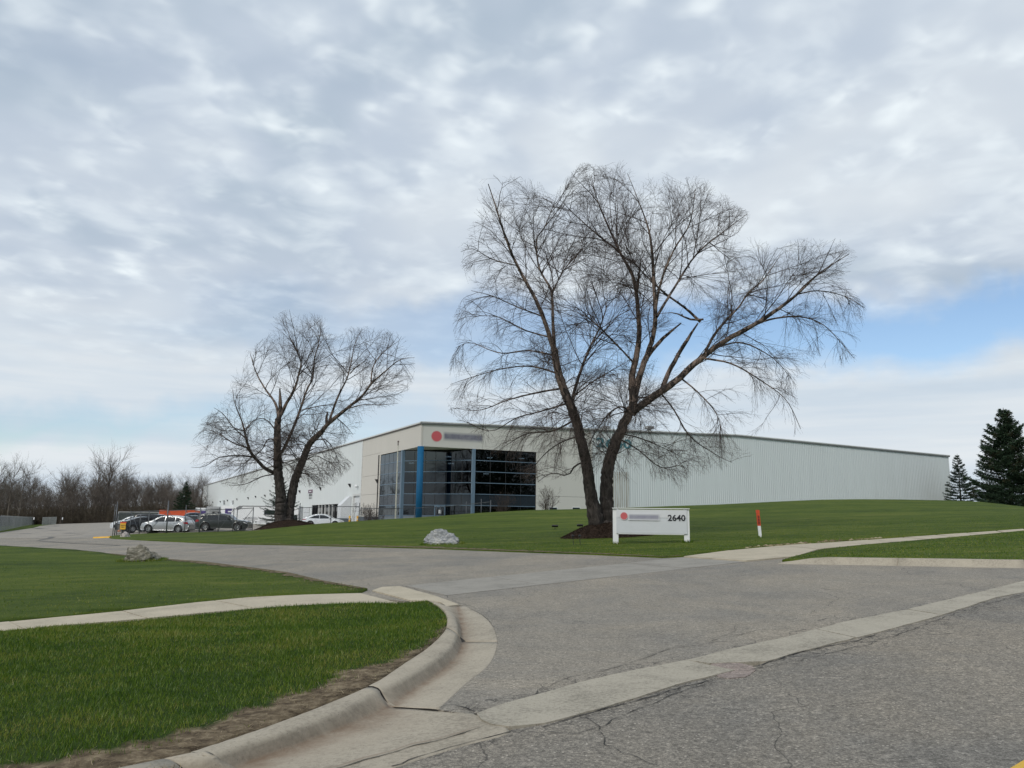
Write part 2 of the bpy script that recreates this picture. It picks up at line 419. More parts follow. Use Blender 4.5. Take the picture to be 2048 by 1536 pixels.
def blades(cols):
    def f():
        g = N('ShaderNodeNewGeometry'); r = g.outputs['Random Per Island']
        a = nz(.22, 4, .6, .6); b = nz(1.1, 5, .65, .4, sc=(.6, 1.4, 1), rot=15)
        q = M('ADD', M('ADD', M('MULTIPLY', a, .40), M('MULTIPLY', b, .60)), M('MULTIPLY', M('SUBTRACT', r, .45), .30))
        k = RAMP(q, list(zip((.38, .47, .57, .68), cols)))
        d = N('ShaderNodeBsdfDiffuse'); L(k, d.inputs[0]); t = N('ShaderNodeBsdfTranslucent'); L(k, t.inputs[0])
        gl = N('ShaderNodeBsdfGlossy'); gl.inputs['Roughness'].default_value = .45; gl.inputs[0].default_value = (1, 1, 1, 1)
        x = N('ShaderNodeMixShader'); x.inputs[0].default_value = .3; L(d.outputs[0], x.inputs[1]); L(t.outputs[0], x.inputs[2])
        y = N('ShaderNodeMixShader'); y.inputs[0].default_value = .025; L(x.outputs[0], y.inputs[1]); L(gl.outputs[0], y.inputs[2])
        return y.outputs[0]
    return f
m_blade = mat('grass_blades', blades(((.044, .098, .006), (.085, .160, .009), (.145, .215, .018), (.24, .24, .05))))
m_straw = mat('dead_grass', blades(((.13, .095, .055), (.25, .195, .115), (.37, .30, .185), (.48, .40, .27))))

m_cream = mat('precast_cream', lambda: BSDF(MIXC(M('MULTIPLY', M('SUBTRACT', nz(.5, 5, .6, sc=(1, 1, .3)), .45, clamp=True), .7), (.60, .575, .53), (.50, .485, .45)), .85, spec=.2))
m_cream2 = mat('painted_panel', lambda: BSDF(MIXC(M('MULTIPLY', M('SUBTRACT', nz(.4, 5, .6, sc=(1, 1, .3)), .45, clamp=True), .8), (.60, .59, .55), (.50, .50, .47)), .85, spec=.2))
def metalwall(c):
    def f():
        a = nz(.8, 5, .6, sc=(2, 2, .12)); k = RAMP(a, [(.3, tuple(x*.96 for x in c)), (.6, c), (.8, tuple(x*1.02 for x in c))])
        return BSDF(k, .55, spec=.3)
    return f
m_metal = mat('ribbed_metal', metalwall((.64, .685, .695)))
m_metal2 = mat('side_metal', metalwall((.68, .715, .72)))
def rustwall():
    a = nz(1.6, 5, .7, sc=(3, 3, .2)); b = nz(.6, 3, .6, off=(4, 2, 0))
    k = RAMP(a, [(.40, (.52, .545, .535)), (.58, (.40, .385, .345)), (.72, (.24, .20, .15))])
    return BSDF(k, .7, spec=.2)
m_rust = mat('stained_metal', rustwall)
m_trim = plain('grey_trim', (.20, .205, .21), .5)
m_trimw = plain('pale_trim', (.62, .63, .62), .5)
m_brown = plain('brown_flashing', (.13, .10, .095), .5)
m_bluecol = plain('blue_paint', (.006, .105, .235), .6, var=.06, spec=.25)
m_bluealu = plain('blue_grey_aluminium', (.12, .185, .255), .4, var=.05)
m_dark = plain('black_metal', (.018, .018, .02), .5)
m_galv = plain('galvanised_steel', (.10, .108, .118), .45, .3)
m_galv2 = plain('weathered_steel', (.30, .31, .31), .6, .2)
m_white = plain('white_paint', (.78, .79, .80), .45, var=.03)
m_offwhite = plain('off_white_paint', (.66, .68, .70), .5, var=.04)
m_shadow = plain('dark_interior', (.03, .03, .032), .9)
m_orange = plain('orange_paint', (.62, .09, .022), .5)
m_purple = plain('purple_print', (.055, .03, .17), .5)
m_yellow = plain('yellow_paint', (.72, .40, .03), .6)
m_yline = mat('road_yellow', lambda: BSDF(MIXC(M('GREATER_THAN', nz(70, 5, .7), .60), (.66, .40, .045), (.25, .2, .12)), .8, bump=nz(150, 3), bstr=.5, bdist=.005))
m_teal = plain('teal_print', (.07, .21, .25), .5)
m_ink = plain('black_print', (.012, .012, .02), .5)
m_tyre = plain('rubber', (.02, .02, .021), .85)
m_rim = plain('alloy', (.42, .43, .44), .3, .7)
m_red = plain('red_lens', (.35, .015, .02), .25)
m_lens = plain('clear_lens', (.6, .62, .65), .15)
m_seam = plain('joint_sealant', (.26, .26, .25), .9)
def glass(ior, tint):
    def f():
        fr = N('ShaderNodeFresnel'); fr.inputs[0].default_value = ior
        b = N('ShaderNodeBump'); b.inputs['Strength'].default_value = .05; b.inputs['Distance'].default_value = .05; L(nz(.5, 2, .5), b.inputs['Height'])
        g = N('ShaderNodeBsdfGlossy'); g.inputs['Roughness'].default_value = .02; g.inputs[0].default_value = (.85, .93, .98, 1); L(b.outputs[0], g.inputs['Normal'])
        t = N('ShaderNodeBsdfTransparent'); t.inputs[0].default_value = (*tint, 1)
        x = N('ShaderNodeMixShader'); L(fr.outputs[0], x.inputs[0]); L(t.outputs[0], x.inputs[1]); L(g.outputs[0], x.inputs[2]); return x.outputs[0]
    return f
m_glass = mat('tinted_glass', glass(1.56, (.06, .075, .09)))
m_spandrel = plain('spandrel_glass', (.018, .026, .036), .12, spec=.6)
m_carglass = plain('car_glass', (.012, .014, .016), .05, var=0.02, spec=.7)
def soft_print(c, base, axis_soft):
    """flat print whose colour melts into the board at its rim"""
    def f():
        tcn = N('ShaderNodeTexCoord'); s = N('ShaderNodeSeparateXYZ'); L(tcn.outputs['Generated'], s.inputs[0])
        a = M('ABSOLUTE', M('SUBTRACT', s.outputs[0], .5)); b = M('ABSOLUTE', M('SUBTRACT', s.outputs[2], .5))
        if axis_soft == 'disc':
            r = M('SQRT', M('ADD', M('MULTIPLY', a, a), M('MULTIPLY', b, b))); k = M('DIVIDE', M('SUBTRACT', .5, r), .09, clamp=True)
        else:
            k = M('MULTIPLY', M('DIVIDE', M('SUBTRACT', .5, a), .05, clamp=True), M('DIVIDE', M('SUBTRACT', .5, b), .32, clamp=True))
            k = M('MULTIPLY', k, M('MULTIPLY_ADD', nz(3., 2, .5), .5, .68), clamp=True)
        return BSDF(MIXC(k, base, c), .7, spec=.2)
    return f
def bark(dark, pale, start, end):
    """dark furrowed bark below, peeling tan and pink above"""
    def f():
        sp = N('ShaderNodeSeparateXYZ'); L(POS(), sp.inputs[0])
        h = M('DIVIDE', M('SUBTRACT', sp.outputs[2], start), end-start, clamp=True)
        n = nz(7, 5, .7, .8, sc=(1, 1, .35)); n2 = nz(3, 4, .6, .5, sc=(1, 1, .6))
        k1 = RAMP(n, [(.35, tuple(x*.45 for x in dark)), (.5, dark), (.68, tuple(x*2.1 for x in dark))])
        k2 = RAMP(n, [(.35, tuple(x*.5 for x in pale)), (.55, pale), (.7, tuple(x*1.4 for x in pale))])
        k = MIXC(M('MULTIPLY', M('GREATER_THAN', M('ADD', n2, M('MULTIPLY', nz(14, 4, .7), .35)), .67), h), k1, k2)
        return BSDF(k, .9, bump=nz(16, 6, .75, .6, sc=(1, 1, .3)), bstr=1., bdist=.05, spec=.15)
    return f
m_bark = mat('birch_bark', bark((.052, .045, .041), (.27, .205, .17), 4.5, 8.))
m_bark2 = mat('young_bark', bark((.058, .050, .046), (.22, .165, .135), 6, 9))
m_limb = mat('small_branch_bark', lambda: BSDF(RAMP(nz(5, 4), [(.3, (.040, .033, .030)), (.7, (.10, .078, .068))]), .9, spec=.15))
m_twig = mat('twig_bark', lambda: BSDF(RAMP(nz(2, 3), [(.3, (.060, .047, .042)), (.7, (.125, .095, .085))]), .85, spec=.2))
m_wood = mat('woods_bark', lambda: BSDF(RAMP(nz(.7, 3), [(.3, (.085, .072, .063)), (.7, (.175, .15, .128))]), .9, spec=.1))
m_brush = mat('brush_twigs', lambda: BSDF(RAMP(nz(.25, 4), [(.35, (.055, .046, .037)), (.65, (.10, .084, .062))]), .95, spec=.1))
def needle(a, b, brown=.0):
    def f():
        g = N('ShaderNodeNewGeometry'); r = g.outputs['Random Per Island']
        k = RAMP(r, [(0, a), (.8, b), (1, tuple(x*1.35 for x in b))])
        k = MIXC(M('MULTIPLY', M('GREATER_THAN', nz(.55, 3, .6), .60), brown), k, (.075, .052, .030))
        d = N('ShaderNodeBsdfDiffuse'); L(k, d.inputs[0]); t = N('ShaderNodeBsdfTranslucent'); L(k, t.inputs[0])
        x = N('ShaderNodeMixShader'); x.inputs[0].default_value = .12; L(d.outputs[0], x.inputs[1]); L(t.outputs[0], x.inputs[2]); return x.outputs[0]
    return f
m_ndl = mat('spruce_needles', needle((.020, .036, .024), (.045, .070, .042), .5))
m_ndl2 = mat('blue_spruce_needles', needle((.022, .040, .030), (.050, .074, .055), .1))
def rockm(a, b, c, band):
    def f():
        n = nz(4, 7, .7, 1.2, sc=(1, 1, band)); k = RAMP(n, [(.3, a), (.5, b), (.66, c)])
        e = vor(3.2, 'DISTANCE_TO_EDGE', warp=.6); k = MIXC(M('MULTIPLY', M('LESS_THAN', e, .02), .5), k, tuple(x*.35 for x in a))
        return BSDF(k, .9, bump=M('ADD', nz(11, 7, .75, .6, sc=(1, 1, band)), M('MULTIPLY', nz(45, 3), .25)), bstr=.9, bdist=.06, spec=.2)
    return f
m_rock1 = mat('banded_rock', rockm((.10, .09, .07), (.24, .225, .18), (.42, .39, .33), 2.6))
m_rock2 = mat('grey_rock', rockm((.17, .18, .19), (.36, .37, .38), (.56, .55, .52), 1.6))
m_rock3 = mat('white_rock', rockm((.30, .25, .23), (.55, .50, .48), (.72, .68, .66), 1.))

# ------------------------------------------------------------------ the land
def grid_ground():
    a = np.concatenate([np.arange(-130, 130, 2.5), ])
    far = [140, 155, 175, 200, 240, 300, 400, 600, 1000, 2000, 4500]
    xs = np.array(sorted([-f for f in far]+a.tolist()+[130]+far)); ys = np.array(sorted([-f for f in far]+np.arange(-60, 180, 2.5).tolist()+[180, 200, 240, 300, 400, 600, 1000, 2000, 4500]))
    X, Y = np.meshgrid(xs, ys); Z = T(X.ravel(), Y.ravel())-.16
    R = np.hypot(X.ravel(), Y.ravel()); Z = np.where(R > 330, Z*0-3.0, Z)
    nx, ny = len(xs), len(ys); i, j = np.meshgrid(np.arange(nx-1), np.arange(ny-1)); i = i.ravel(); j = j.ravel()
    F = np.column_stack([j*nx+i, j*nx+i+1, (j+1)*nx+i+1, (j+1)*nx+i])
    tag(put('ground', np.column_stack([X.ravel(), Y.ravel(), Z]), F, m_grass, smooth=True), kind='structure')
grid_ground()
def sheet(name, poly, step, off, m, skirt=0., kind='structure', parent=None, smooth=True):
    V, F = cdt(poly, step, (lambda x, y: T(x, y)+off) if not callable(off) else (lambda x, y: T(x, y)+off(x, y)), skirt)
    o = put(name, V, F, m, parent, smooth=False)
    if kind and parent is None: tag(o, kind=kind)
    return o
def Z1(l): return [(x/2, 1040+y/2) for x, y in l]
def Z2(l): return [(1024+x/2, 1040+y/2) for x, y in l]
def rise(u0, u1, h0, h1):
    return lambda x, y: h0+(h1-h0)*sst((touv(x, y)[0]-u0)/(u1-u0))

# kerb stations in survey coordinates: back of kerb, front of top, flow line, outer edge of the pan
ST = [((1712, 322), (1790, 345), (1835, 345), (1860, 343)), ((1762, 348), (1815, 378), (1842, 400), (1930, 380)), ((1785, 382), (1828, 415), (1846, 440), (1975, 430)),
      ((1783, 430), (1828, 455), (1849, 489), (1990, 488)), ((1750, 472), (1800, 508), (1832, 540), (1978, 540)), ((1690, 522), (1740, 558), (1788, 590), (1945, 590)),
      ((1600, 580), (1650, 615), (1700, 652), (1880, 640)), ((1530, 630), (1575, 655), (1625, 702), (1825, 690)), ((1468, 663), (1520, 675), (1562, 747), (1752, 757))]
ST2 = [((1463, 669), (1515, 679), (1560, 750.5), (1889, 771)), ((1300, 735), (1370, 757), (1440, 805), (2040, 842)), ((1100, 812), (1165, 838), (1240, 885), (1850, 903)),
       ((900, 880), (965, 905), (1060, 950), (1650, 965)), ((760, 925), (825, 950), (930, 1000), (1450, 1035)), ((650, 952), (712, 975), (820, 1045), (1300, 1085))]
def catmull(P, k=5):
    P = [np.array(p, float) for p in P]; out = []
    for i in range(len(P)-1):
        a, b, c, d = P[max(i-1, 0)], P[i], P[i+1], P[min(i+2, len(P)-1)]
        for j in range(k):
            t = j/k; out.append(.5*((2*b)+(c-a)*t+(2*a-5*b+4*c-d)*t*t+(3*b-a-3*c+d)*t**3))
    out.append(P[-1]); return out
def world_station(s, hb, hf, hl, ho):
    s = Z1(s); return np.array([(*G(*s[0], hb), hb), (*G(*s[1], hf), hf), (*G(*s[2], hl), hl), (*G(*s[3], ho), ho)])
stA = [world_station(s, *([.02, .015, .0, .0] if i == 0 else ([.05, .045, -.01, .003] if i == 1 else [.07, .065, -.035, .004]))) for i, s in enumerate(ST)]
stB = [world_station(s, .07, .065, -.035, .004) for s in ST2]
last = stB[-1]
lb, lf, ll, lo_ = [touv(*p[:2]) for p in last]
for uu in (-.6, -3, -8, -16):
    stB.append(np.array([(*UV(uu, 5.36), .07), (*UV(uu, 5.21), .065), (*UV(uu, 5.0), -.035), (*UV(uu, 4.40), .004)]))
stA = catmull(stA, 5); stB = catmull(stB, 5)
def kerb_mesh(st, seed=0):
    """section: buried back, rounded top, sloping face, dished pan, buried outer edge"""
    rnd = random.Random(seed); rows = []
    for s in st:
        b, f, l, o = s
        prof = []
        def ip(a, c, t, h): return (a[0]+(c[0]-a[0])*t, a[1]+(c[1]-a[1])*t, h)
        hb, hf, hl, ho = b[2], f[2], l[2], o[2]
        prof += [ip(b, f, 0, hb-.25), ip(b, f, 0, hb-.012), ip(b, f, .09, hb), ip(b, f, .5, hb+.006), ip(b, f, .86, hf+.004), ip(f, l, .06, hf-.010*(hf > .03)), ip(f, l, .22, hf-(hf-hl)*.30), ip(f, l, .72, hl+(hf-hl)*.22), ip(f, l, .93, hl+(hf-hl)*.04), ip(l, o, .06, hl+.001)]
        for t in (.25, .5, .75, .97): prof.append(ip(l, o, t, hl+(ho-hl)*t))
        prof += [ip(l, o, 1, ho-.006), ip(l, o, 1, ho-.25)]
        rows.append(prof)
    n = len(rows[0]); V = []
    for r in rows:
        for p in r: V.append((p[0]+rnd.uniform(-1, 1)*.0015, p[1]+rnd.uniform(-1, 1)*.0015, float(T(p[0], p[1]))+p[2]+rnd.uniform(-1, 1)*.0012))
    F = []
    for i in range(len(rows)-1):
        for k in range(n-1): F.append((i*n+k, (i+1)*n+k, (i+1)*n+k+1, i*n+k+1))
    F.append(tuple(range(n))); F.append(tuple(range((len(rows)-1)*n, len(rows)*n))[::-1])
    return V, F, n
def trim(st, a, b):       # a stretch of stations between fractional positions
    def at(t):
        i = min(int(t), len(st)-2); f = t-i; return st[i]*(1-f)+st[i+1]*f
    idx = [a]+[i for i in range(int(a)+1, int(math.ceil(b)))]+[b]; return [at(t) for t in idx]
kerb = bpy.data.objects.new('kerb', None); link(kerb); tag(kerb, kind='structure')
for k, (st, a, b) in enumerate([(stA, 0, 14.97), (stA, 15.03, len(stA)-1.012), (stB, .012, 24.985), (stB, 25.015, 29.6), (stB, 29.65, 35), (stB, 35.05, 40), (stB, 40.05, len(stB)-1)]):
    V, F, kn = kerb_mesh(trim(st, a, b), k); ko = put('kerb_section', V, F, m_conc, kerb, smooth=True)
    ko.data.materials.append(m_conc if k == 2 else m_crack)
    for q in (-1, -2): ko.data.polygons[len(ko.data.polygons)+q].material_index = 1; ko.data.polygons[len(ko.data.polygons)+q].use_smooth = False
    st_ = [0, 0, 0, 0, 0, 0, .1, .55, 1., .8, .25, 0, 0, 0, 0, 0]; gr_ = [1, 1, .2, 0, .1, .5, 1, .9, .4, .2, 0, 0, 0, 0, .3, 1]
    for nm_, tb_ in (('stain', st_), ('grime', gr_)):
        at_ = ko.data.attributes.new(nm_, 'FLOAT', 'POINT'); at_.data.foreach_set('value', np.array([tb_[i % kn] if kn == 16 else 0 for i in range(len(V))], np.float32))
# right-hand kerb of the driveway mouth
rk = [G(1564, 1115, .12), G(1690, 1116.3, .12), G(1800, 1117.7, .12), G(1920, 1119.3, .12), G(2048, 1121, .12), UV(18.9, 5.75), UV(20.5, 5.42), UV(24, 5.36), UV(40, 5.36)]
rk = catmull(rk, 4)
def right_kerb(pts, i0):
    n = len(pts); V = []; F = []
    for i, p in enumerate(pts):
        a = pts[max(i-1, 0)]; b = pts[min(i+1, n-1)]; d = (b-a)/np.linalg.norm(b-a); nrm = np.array([d[1], -d[0]])  # toward the street
        h = .12*sst((i+i0)/3.)+.02
        for o, z in ((0, -.2), (0, h-.01), (.02, h), (.12, h), (.15, h-.015), (.24, .02), (.30, .006), (.36, .004), (.36, -.2)):
            q = p+nrm*o; V.append((q[0], q[1], Tf(*q)+z))
    k = 9
    for i in range(n-1):
        for j in range(k-1): F.append((i*k+j, (i+1)*k+j, (i+1)*k+j+1, i*k+j+1))
    F.append(tuple(range(k))); F.append(tuple(range((n-1)*k, n*k))[::-1]); return V, F
i = 0
while i < len(rk)-1:
    seg = [q.copy() for q in rk[i:i+9]]
    if len(seg) > 1:
        d = seg[-1]-seg[-2]; seg[-1] = seg[-1]-d/np.linalg.norm(d)*.012
        V, F = right_kerb(seg, i); put('kerb_section', V, F, m_conc, kerb, smooth=True)
    i += 8

# --- asphalt
strip_up = [G(*p) for p in Z2([(0, 728), (150, 690), (300, 645), (560, 590), (720, 560), (870, 520), (1100, 470), (1330, 410), (1580, 360), (1840, 297), (2048, 245)])]
strip_lo = [G(*p) for p in Z2([(0, 838), (120, 820), (400, 745), (700, 650), (800, 627), (960, 588), (1130, 535), (1350, 480), (1440, 458), (1730, 380), (1940, 310), (2048, 290)])]
tip = G(945, 1428); tip2 = G(1022, 1460)
outA = [tuple(s[3][:2]) for s in stA]; outB = [tuple(s[3][:2]) for s in stB]
pull = UV(3.86, 5.30)
drive_poly = outA+[G(877, 1419), G(905, 1424), tip]+strip_up+[UV(30, 5.25), UV(60, 5.3), UV(60, 16), UV(19.5, 16.), UV(19, 30), UV(18.5, 60), UV(16.8, 66.3), UV(15.6, 67.2), UV(11.9, 83), UV(8, 96), UV(-10, 96), UV(-10, 80), UV(6, 60), UV(6, 13.9), UV(7.4, 12.2), outA[0]]
sheet('driveway', dens(drive_poly, 1.5), 1.6, 0.0, m_drive, .12)
bl = [p for p in outB[5:]]
street_poly = [tip2]+strip_lo+[UV(30, 4.72), UV(70, 4.8), UV(70, -9), UV(-16, -9)]+[outB[-1]]+bl[::-1]
sheet('street', dens(street_poly, 1.5), 1.6, 0.0, m_street, .12)
lot_poly = [UV(15.6, 67.2), G(250, 1071), (-31.0, 66.), (-22, 66), (-16, 66.5), (-12, 80), (-9, 92), (-60, 205), (-98, 282), (-145, 288), (-140, 262), (-103.2, 183), (-83, 145), (-63.4, 103.7), (-62, 90), UV(8, 96), UV(11.9, 83)]
sheet('parking_lot', dens(lot_poly, 4), 5, .004, m_lot, .1)
# --- yellow centre line
yl = [UV(u, v) for u, v in ((-14, 1.80), (40, 1.80), (40, 1.905), (-14, 1.905))]
sheet('centre_line', dens(yl, 1.), 50, .0045, m_yline, 0)
# --- concrete strip between the street and the driveway mouth
strip = bpy.data.objects.new('gutter_strip', None); link(strip); tag(strip, kind='structure')
ring_up = [tip]+strip_up; ring_lo = [tip2]+strip_lo
def along(line, u):
    a = [touv(*p) for p in line]; us = [q[0] for q in a]; vs = [q[1] for q in a]
    return UV(u, float(np.interp(u, us, vs)))
up_ext = ring_up+[UV(60, 5.3)]; lo_ext = ring_lo+[UV(60, 4.78)]
upj = [3.9, 6.40, 8.80, 10.95, 13.05, 15.4, 17.8, 20.2, 22.6, 25, 27.4, 29.8]; loj = [3.80, 6.30, 8.52, 10.72, 12.95, 15.3, 17.7, 20.1, 22.5, 24.9, 27.3, 29.7]
for k in range(len(upj)-1):
    g = .014 if k else .0
    a0, a1 = upj[k]+g, upj[k+1]-g; b0, b1 = loj[k]+g, loj[k+1]-g
    top = [along(up_ext, u) for u in np.linspace(a0, a1, 14)]; bot = [along(lo_ext, u) for u in np.linspace(b0, b1, 14)]
    if k == 0:
        top[0] = G(953, 1429); bot[0] = G(1016, 1456)
        mid = [G(962, 1441), G(985, 1450)]
        poly = bot+top[::-1]+mid
    elif k == 1: # broken corner
        poly = bot[3:]+top[::-1]+[along(lo_ext, b0+.25)]
        poly = poly[:-1]+[UV(b0+.10, 4.86)]
    else:
        w_ = random.Random(k); c = ((a0+b0)/2+w_.uniform(-.02, .05), (a1+b1)/2)
        poly = bot+top[::-1]
    poly = jitter(dens(poly, .12), .010, k)
    V, F = cdt(poly, .5, lambda x, y, k=k: T(x, y)+.010+.003*math.sin(k*3.), .15)
    put('slab', V, F, m_gut, strip)
pp = Z2([(780, 600), (812, 612), (822, 630), (870, 636), (930, 630), (975, 603), (965, 585), (900, 572), (800, 572)])
patch = sheet('asphalt_patch', jitter(dens([G(*p) for p in pp], .1), .012, 5), .3, .006, mat('red_aggregate', asphalt((.16, .13, .12), (.26, .215, .195), (.38, .33, .30), .3)), .02)

# --- sidewalks
swf = [G(*p, .1) for p in Z1([(0, 402), (250, 378), (500, 355), (760, 325), (1000, 303), (1250, 290), (1480, 278)])]
swn = [G(*p, .1) for p in Z1([(0, 438), (200, 415), (380, 402), (620, 382), (830, 362), (1060, 343), (1330, 328), (1640, 318)])]
fu = [touv(*p) for p in swf]; nu = [touv(*p) for p in swn]
def far_edge(u): return UV(u, float(np.interp(u, [q[0] for q in fu], [q[1] for q in fu])))
def near_edge(u): return UV(u, float(np.interp(u, [q[0] for q in nu], [q[1] for q in nu])))
hwalk = rise(6.0, 9.0, .075, .012)
walk = bpy.data.objects.new('sidewalk', None); link(walk); tag(walk, kind='structure')
js = [2.22+1.48*k for k in range(-11, 4)]
def wslab(poly, seed, m=None, h=None):
    V, F = cdt(jitter(dens(poly, .3), .006, seed), .8, (lambda x, y: T(x, y)+(h or hwalk)(x, y)+.003*math.sin(seed*2.1)), .15)
    return put('slab', V, F, m or m_walk, walk)
for k in range(len(js)-1):
    a, b = js[k]+.010, js[k+1]-.010
    if k == len(js)-2: fa, fb, na, nb = a, 7.42, a, 6.98
    else: fa, fb, na, nb = a, b, a, b
    poly = [near_edge(u) for u in np.linspace(na, nb, 5)]+[far_edge(u) for u in np.linspace(fb, fa, 5)]
    wslab(poly, k)
ramp = [G(*p, .03) for p in ((823, 1199.5), (745, 1179.5), (765, 1172.5), (800, 1171.2), (822, 1177), (870, 1190), (918, 1207.5), (893, 1211), (882, 1203), (856, 1200))]
wslab(ramp, 60, None, lambda x, y: .02)
ru = [(4.56, 21.97), (6.29, 23.93), (8.33, 25.56), (10.1, 26.3), (19.44, 31.47), (42, 44.6)]
rl = [(5.58, 19.83), (7.06, 20.74), (8.6, 23.3), (10.6, 24.8), (18.6, 29.9), (41, 42.9)]
def lerp(a, b, t): return (a[0]+(b[0]-a[0])*t, a[1]+(b[1]-a[1])*t)
for k in range(len(ru)-1):
    n = max(1, int(math.dist(ru[k], ru[k+1])/1.6))
    for j in range(n):
        t0, t1 = j/n+.006, (j+1)/n-.006
        wslab([lerp(rl[k], rl[k+1], t0), lerp(rl[k], rl[k+1], t1), lerp(ru[k], ru[k+1], t1), lerp(ru[k], ru[k+1], t0)], 70+k*7+j, None, lambda x, y: .03+0*x)
bf0, bf1, bn0, bn1 = G(812, 1172), (4.50, 21.95), G(893, 1191.5), (5.55, 19.80)
for k in range(4):
    t0, t1 = k/4+.001, (k+1)/4-.001
    wslab([lerp(bn0, bn1, t0), lerp(bn0, bn1, t1), lerp(bf0, bf1, t1), lerp(bf0, bf1, t0)], 90+k, m_band, lambda x, y: .006+0*x)

# --- lawns
def ragged(poly, amp, seed): return jitter(poly, amp, seed)
backs = [tuple(s[0][:2]) for s in stA]+[tuple(s[0][:2]) for s in stB]
def dist_back(x, y):
    d = np.full(len(x), 9e9)
    for i in range(len(backs)-1):
        a = np.array(backs[i]); b = np.array(backs[i+1]); ab = b-a
        if ab@ab < 1e-9: continue
        t = np.clip(((x-a[0])*ab[0]+(y-a[1])*ab[1])/(ab@ab), 0, 1)
        d = np.minimum(d, np.hypot(x-a[0]-ab[0]*t, y-a[1]-ab[1]*t))
    return d
A_poly = [near_edge(u) for u in np.linspace(-13.5, 6.95, 40)]+backs+[UV(-15.9, 5.4), UV(-13.6, 12.5)]
A_poly = [p for p in A_poly]
def offA(x, y):
    u, v = touv(x, y); return .065+.018*np.sin(u*1.3+v)*sst((dist_back(np.atleast_1d(x), np.atleast_1d(y))-.1)/.6)-.045*sst((u-6.2)/1.0)
V, F = cdt(dens(A_poly, .4), .22, lambda x, y: T(x, y)+offA(x, y), .2)
vg = tag(put('verge', V, F, m_soil, smooth=True), kind='structure')
VERGE = (vg, np.asarray(V))
dl = [G(*p, .03) for p in Z1([(1470, 275), (1300, 245), (1150, 210), (1000, 190), (800, 165), (640, 155), (450, 135), (300, 118), (150, 110), (0, 102)])]
B_poly = [far_edge(u) for u in np.linspace(-13.5, 7.3, 36)]+dl+[(-36, 55), (-44, 62), (-90, 62), (-90, 25), (-40, 10)]
rr = random.Random(2)
B_poly = dens(B_poly, .8); B_poly = [(x+rr.uniform(-.04, .04), y+rr.uniform(-.04, .04)) for x, y in B_poly]
offB = lambda x, y: .035+.045*sst((7.5-touv(x, y)[0])/3.)
V, F = cdt(B_poly, 1.0, lambda x, y: T(x, y)+offB(x, y), .1)
tag(put('lawn', V, F, m_grass, smooth=True), kind='structure')
df = [G(*p, .03) for p in Z1([(470, 75), (600, 82), (900, 95), (1200, 100), (1700, 112), (2048, 125)])+Z2([(300, 135), (600, 148)])]
C_front = [G(222, 1077.5), (-27.6, 57.9)]+df+[(4.50, 22.05)]+ru[1:]
C_front = dens(C_front, .7)[:-60] if False else dens(C_front+[(60, 56)], .8)
C_front = [p for p in C_front if True]
kx = C_front.index(min(C_front, key=lambda p: math.dist(p, (60, 56))))
C_front = C_front[:kx+1]
C_poly = C_front+[(120, 90), (120, 150), (75, 124)]+[(62.3, 117), (20, 98), (-9.0, 85.2)]+[(-13, 83.5), (-16.5, 76), (-19, 70.2), (-21.32, 69.0), (-25.78, 69.35), (-30.5, 70.8), (-31.9, 68.5), (-30.9, 64.)]
rr = random.Random(4)
C_poly = [(x+rr.uniform(-.05, .05), y+rr.uniform(-.05, .05)) for x, y in dens(C_poly, 2.)] if False else C_poly
V, F = cdt(C_poly, 1.25, lambda x, y: T(x, y)+.035, .1)
tag(put('lawn', V, F, m_grass, smooth=True), kind='structure')
D_poly = [tuple(p) for p in rk]+[(41, 42.), (18.65, 29.85), (10.6, 24.75), (8.65, 23.2), (7.10, 20.74)]
V, F = cdt(dens(D_poly, .6), .8, lambda x, y: T(x, y)+.03+.09*sst((12.2-touv(x, y)[1])/3.), .1)
tag(put('verge', V, F, m_grass, smooth=True), kind='structure')
E_poly = [(-63.4, 103.8), (-83, 145), (-103.3, 183), (-140, 262), (-150, 262), (-111, 183), (-72, 105), (-66, 92), (-62, 92)]
V, F = cdt(dens(E_poly, 4), 5, lambda x, y: T(x, y)+.03, .1)
tag(put('lawn', V, F, m_grass, smooth=True), kind='structure')

# --- thin dark worn edge along the driveway and traced cracks
def ribbon(pts, w0, seed, off=.006, name='crack', h=0.):
    rnd = random.Random(seed); P = [np.array(G(*p, h)) for p in pts]; fine = []
    for a, b in zip(P[:-1], P[1:]):
        n = max(2, int(np.linalg.norm(b-a)/.07))
        for j in range(n): fine.append(a+(b-a)*j/n)
    fine.append(P[-1]); V = []; F = []; wob = 0
    for i, p in enumerate(fine):
        a = fine[max(i-1, 0)]; b = fine[min(i+1, len(fine)-1)]; d = (b-a)/max(1e-9, np.linalg.norm(b-a)); n = np.array([-d[1], d[0]])
        wob = wob*.8+rnd.uniform(-.02, .02); ww = w0*rnd.uniform(.25, 1.2)
        for s in (-1, 1):
            q = p+n*(wob+s*ww/2); V.append((q[0], q[1], Tf(*q)+off))
        if i: F.append((2*i-2, 2*i-1, 2*i+1, 2*i))
    return V, F
cr = MB()
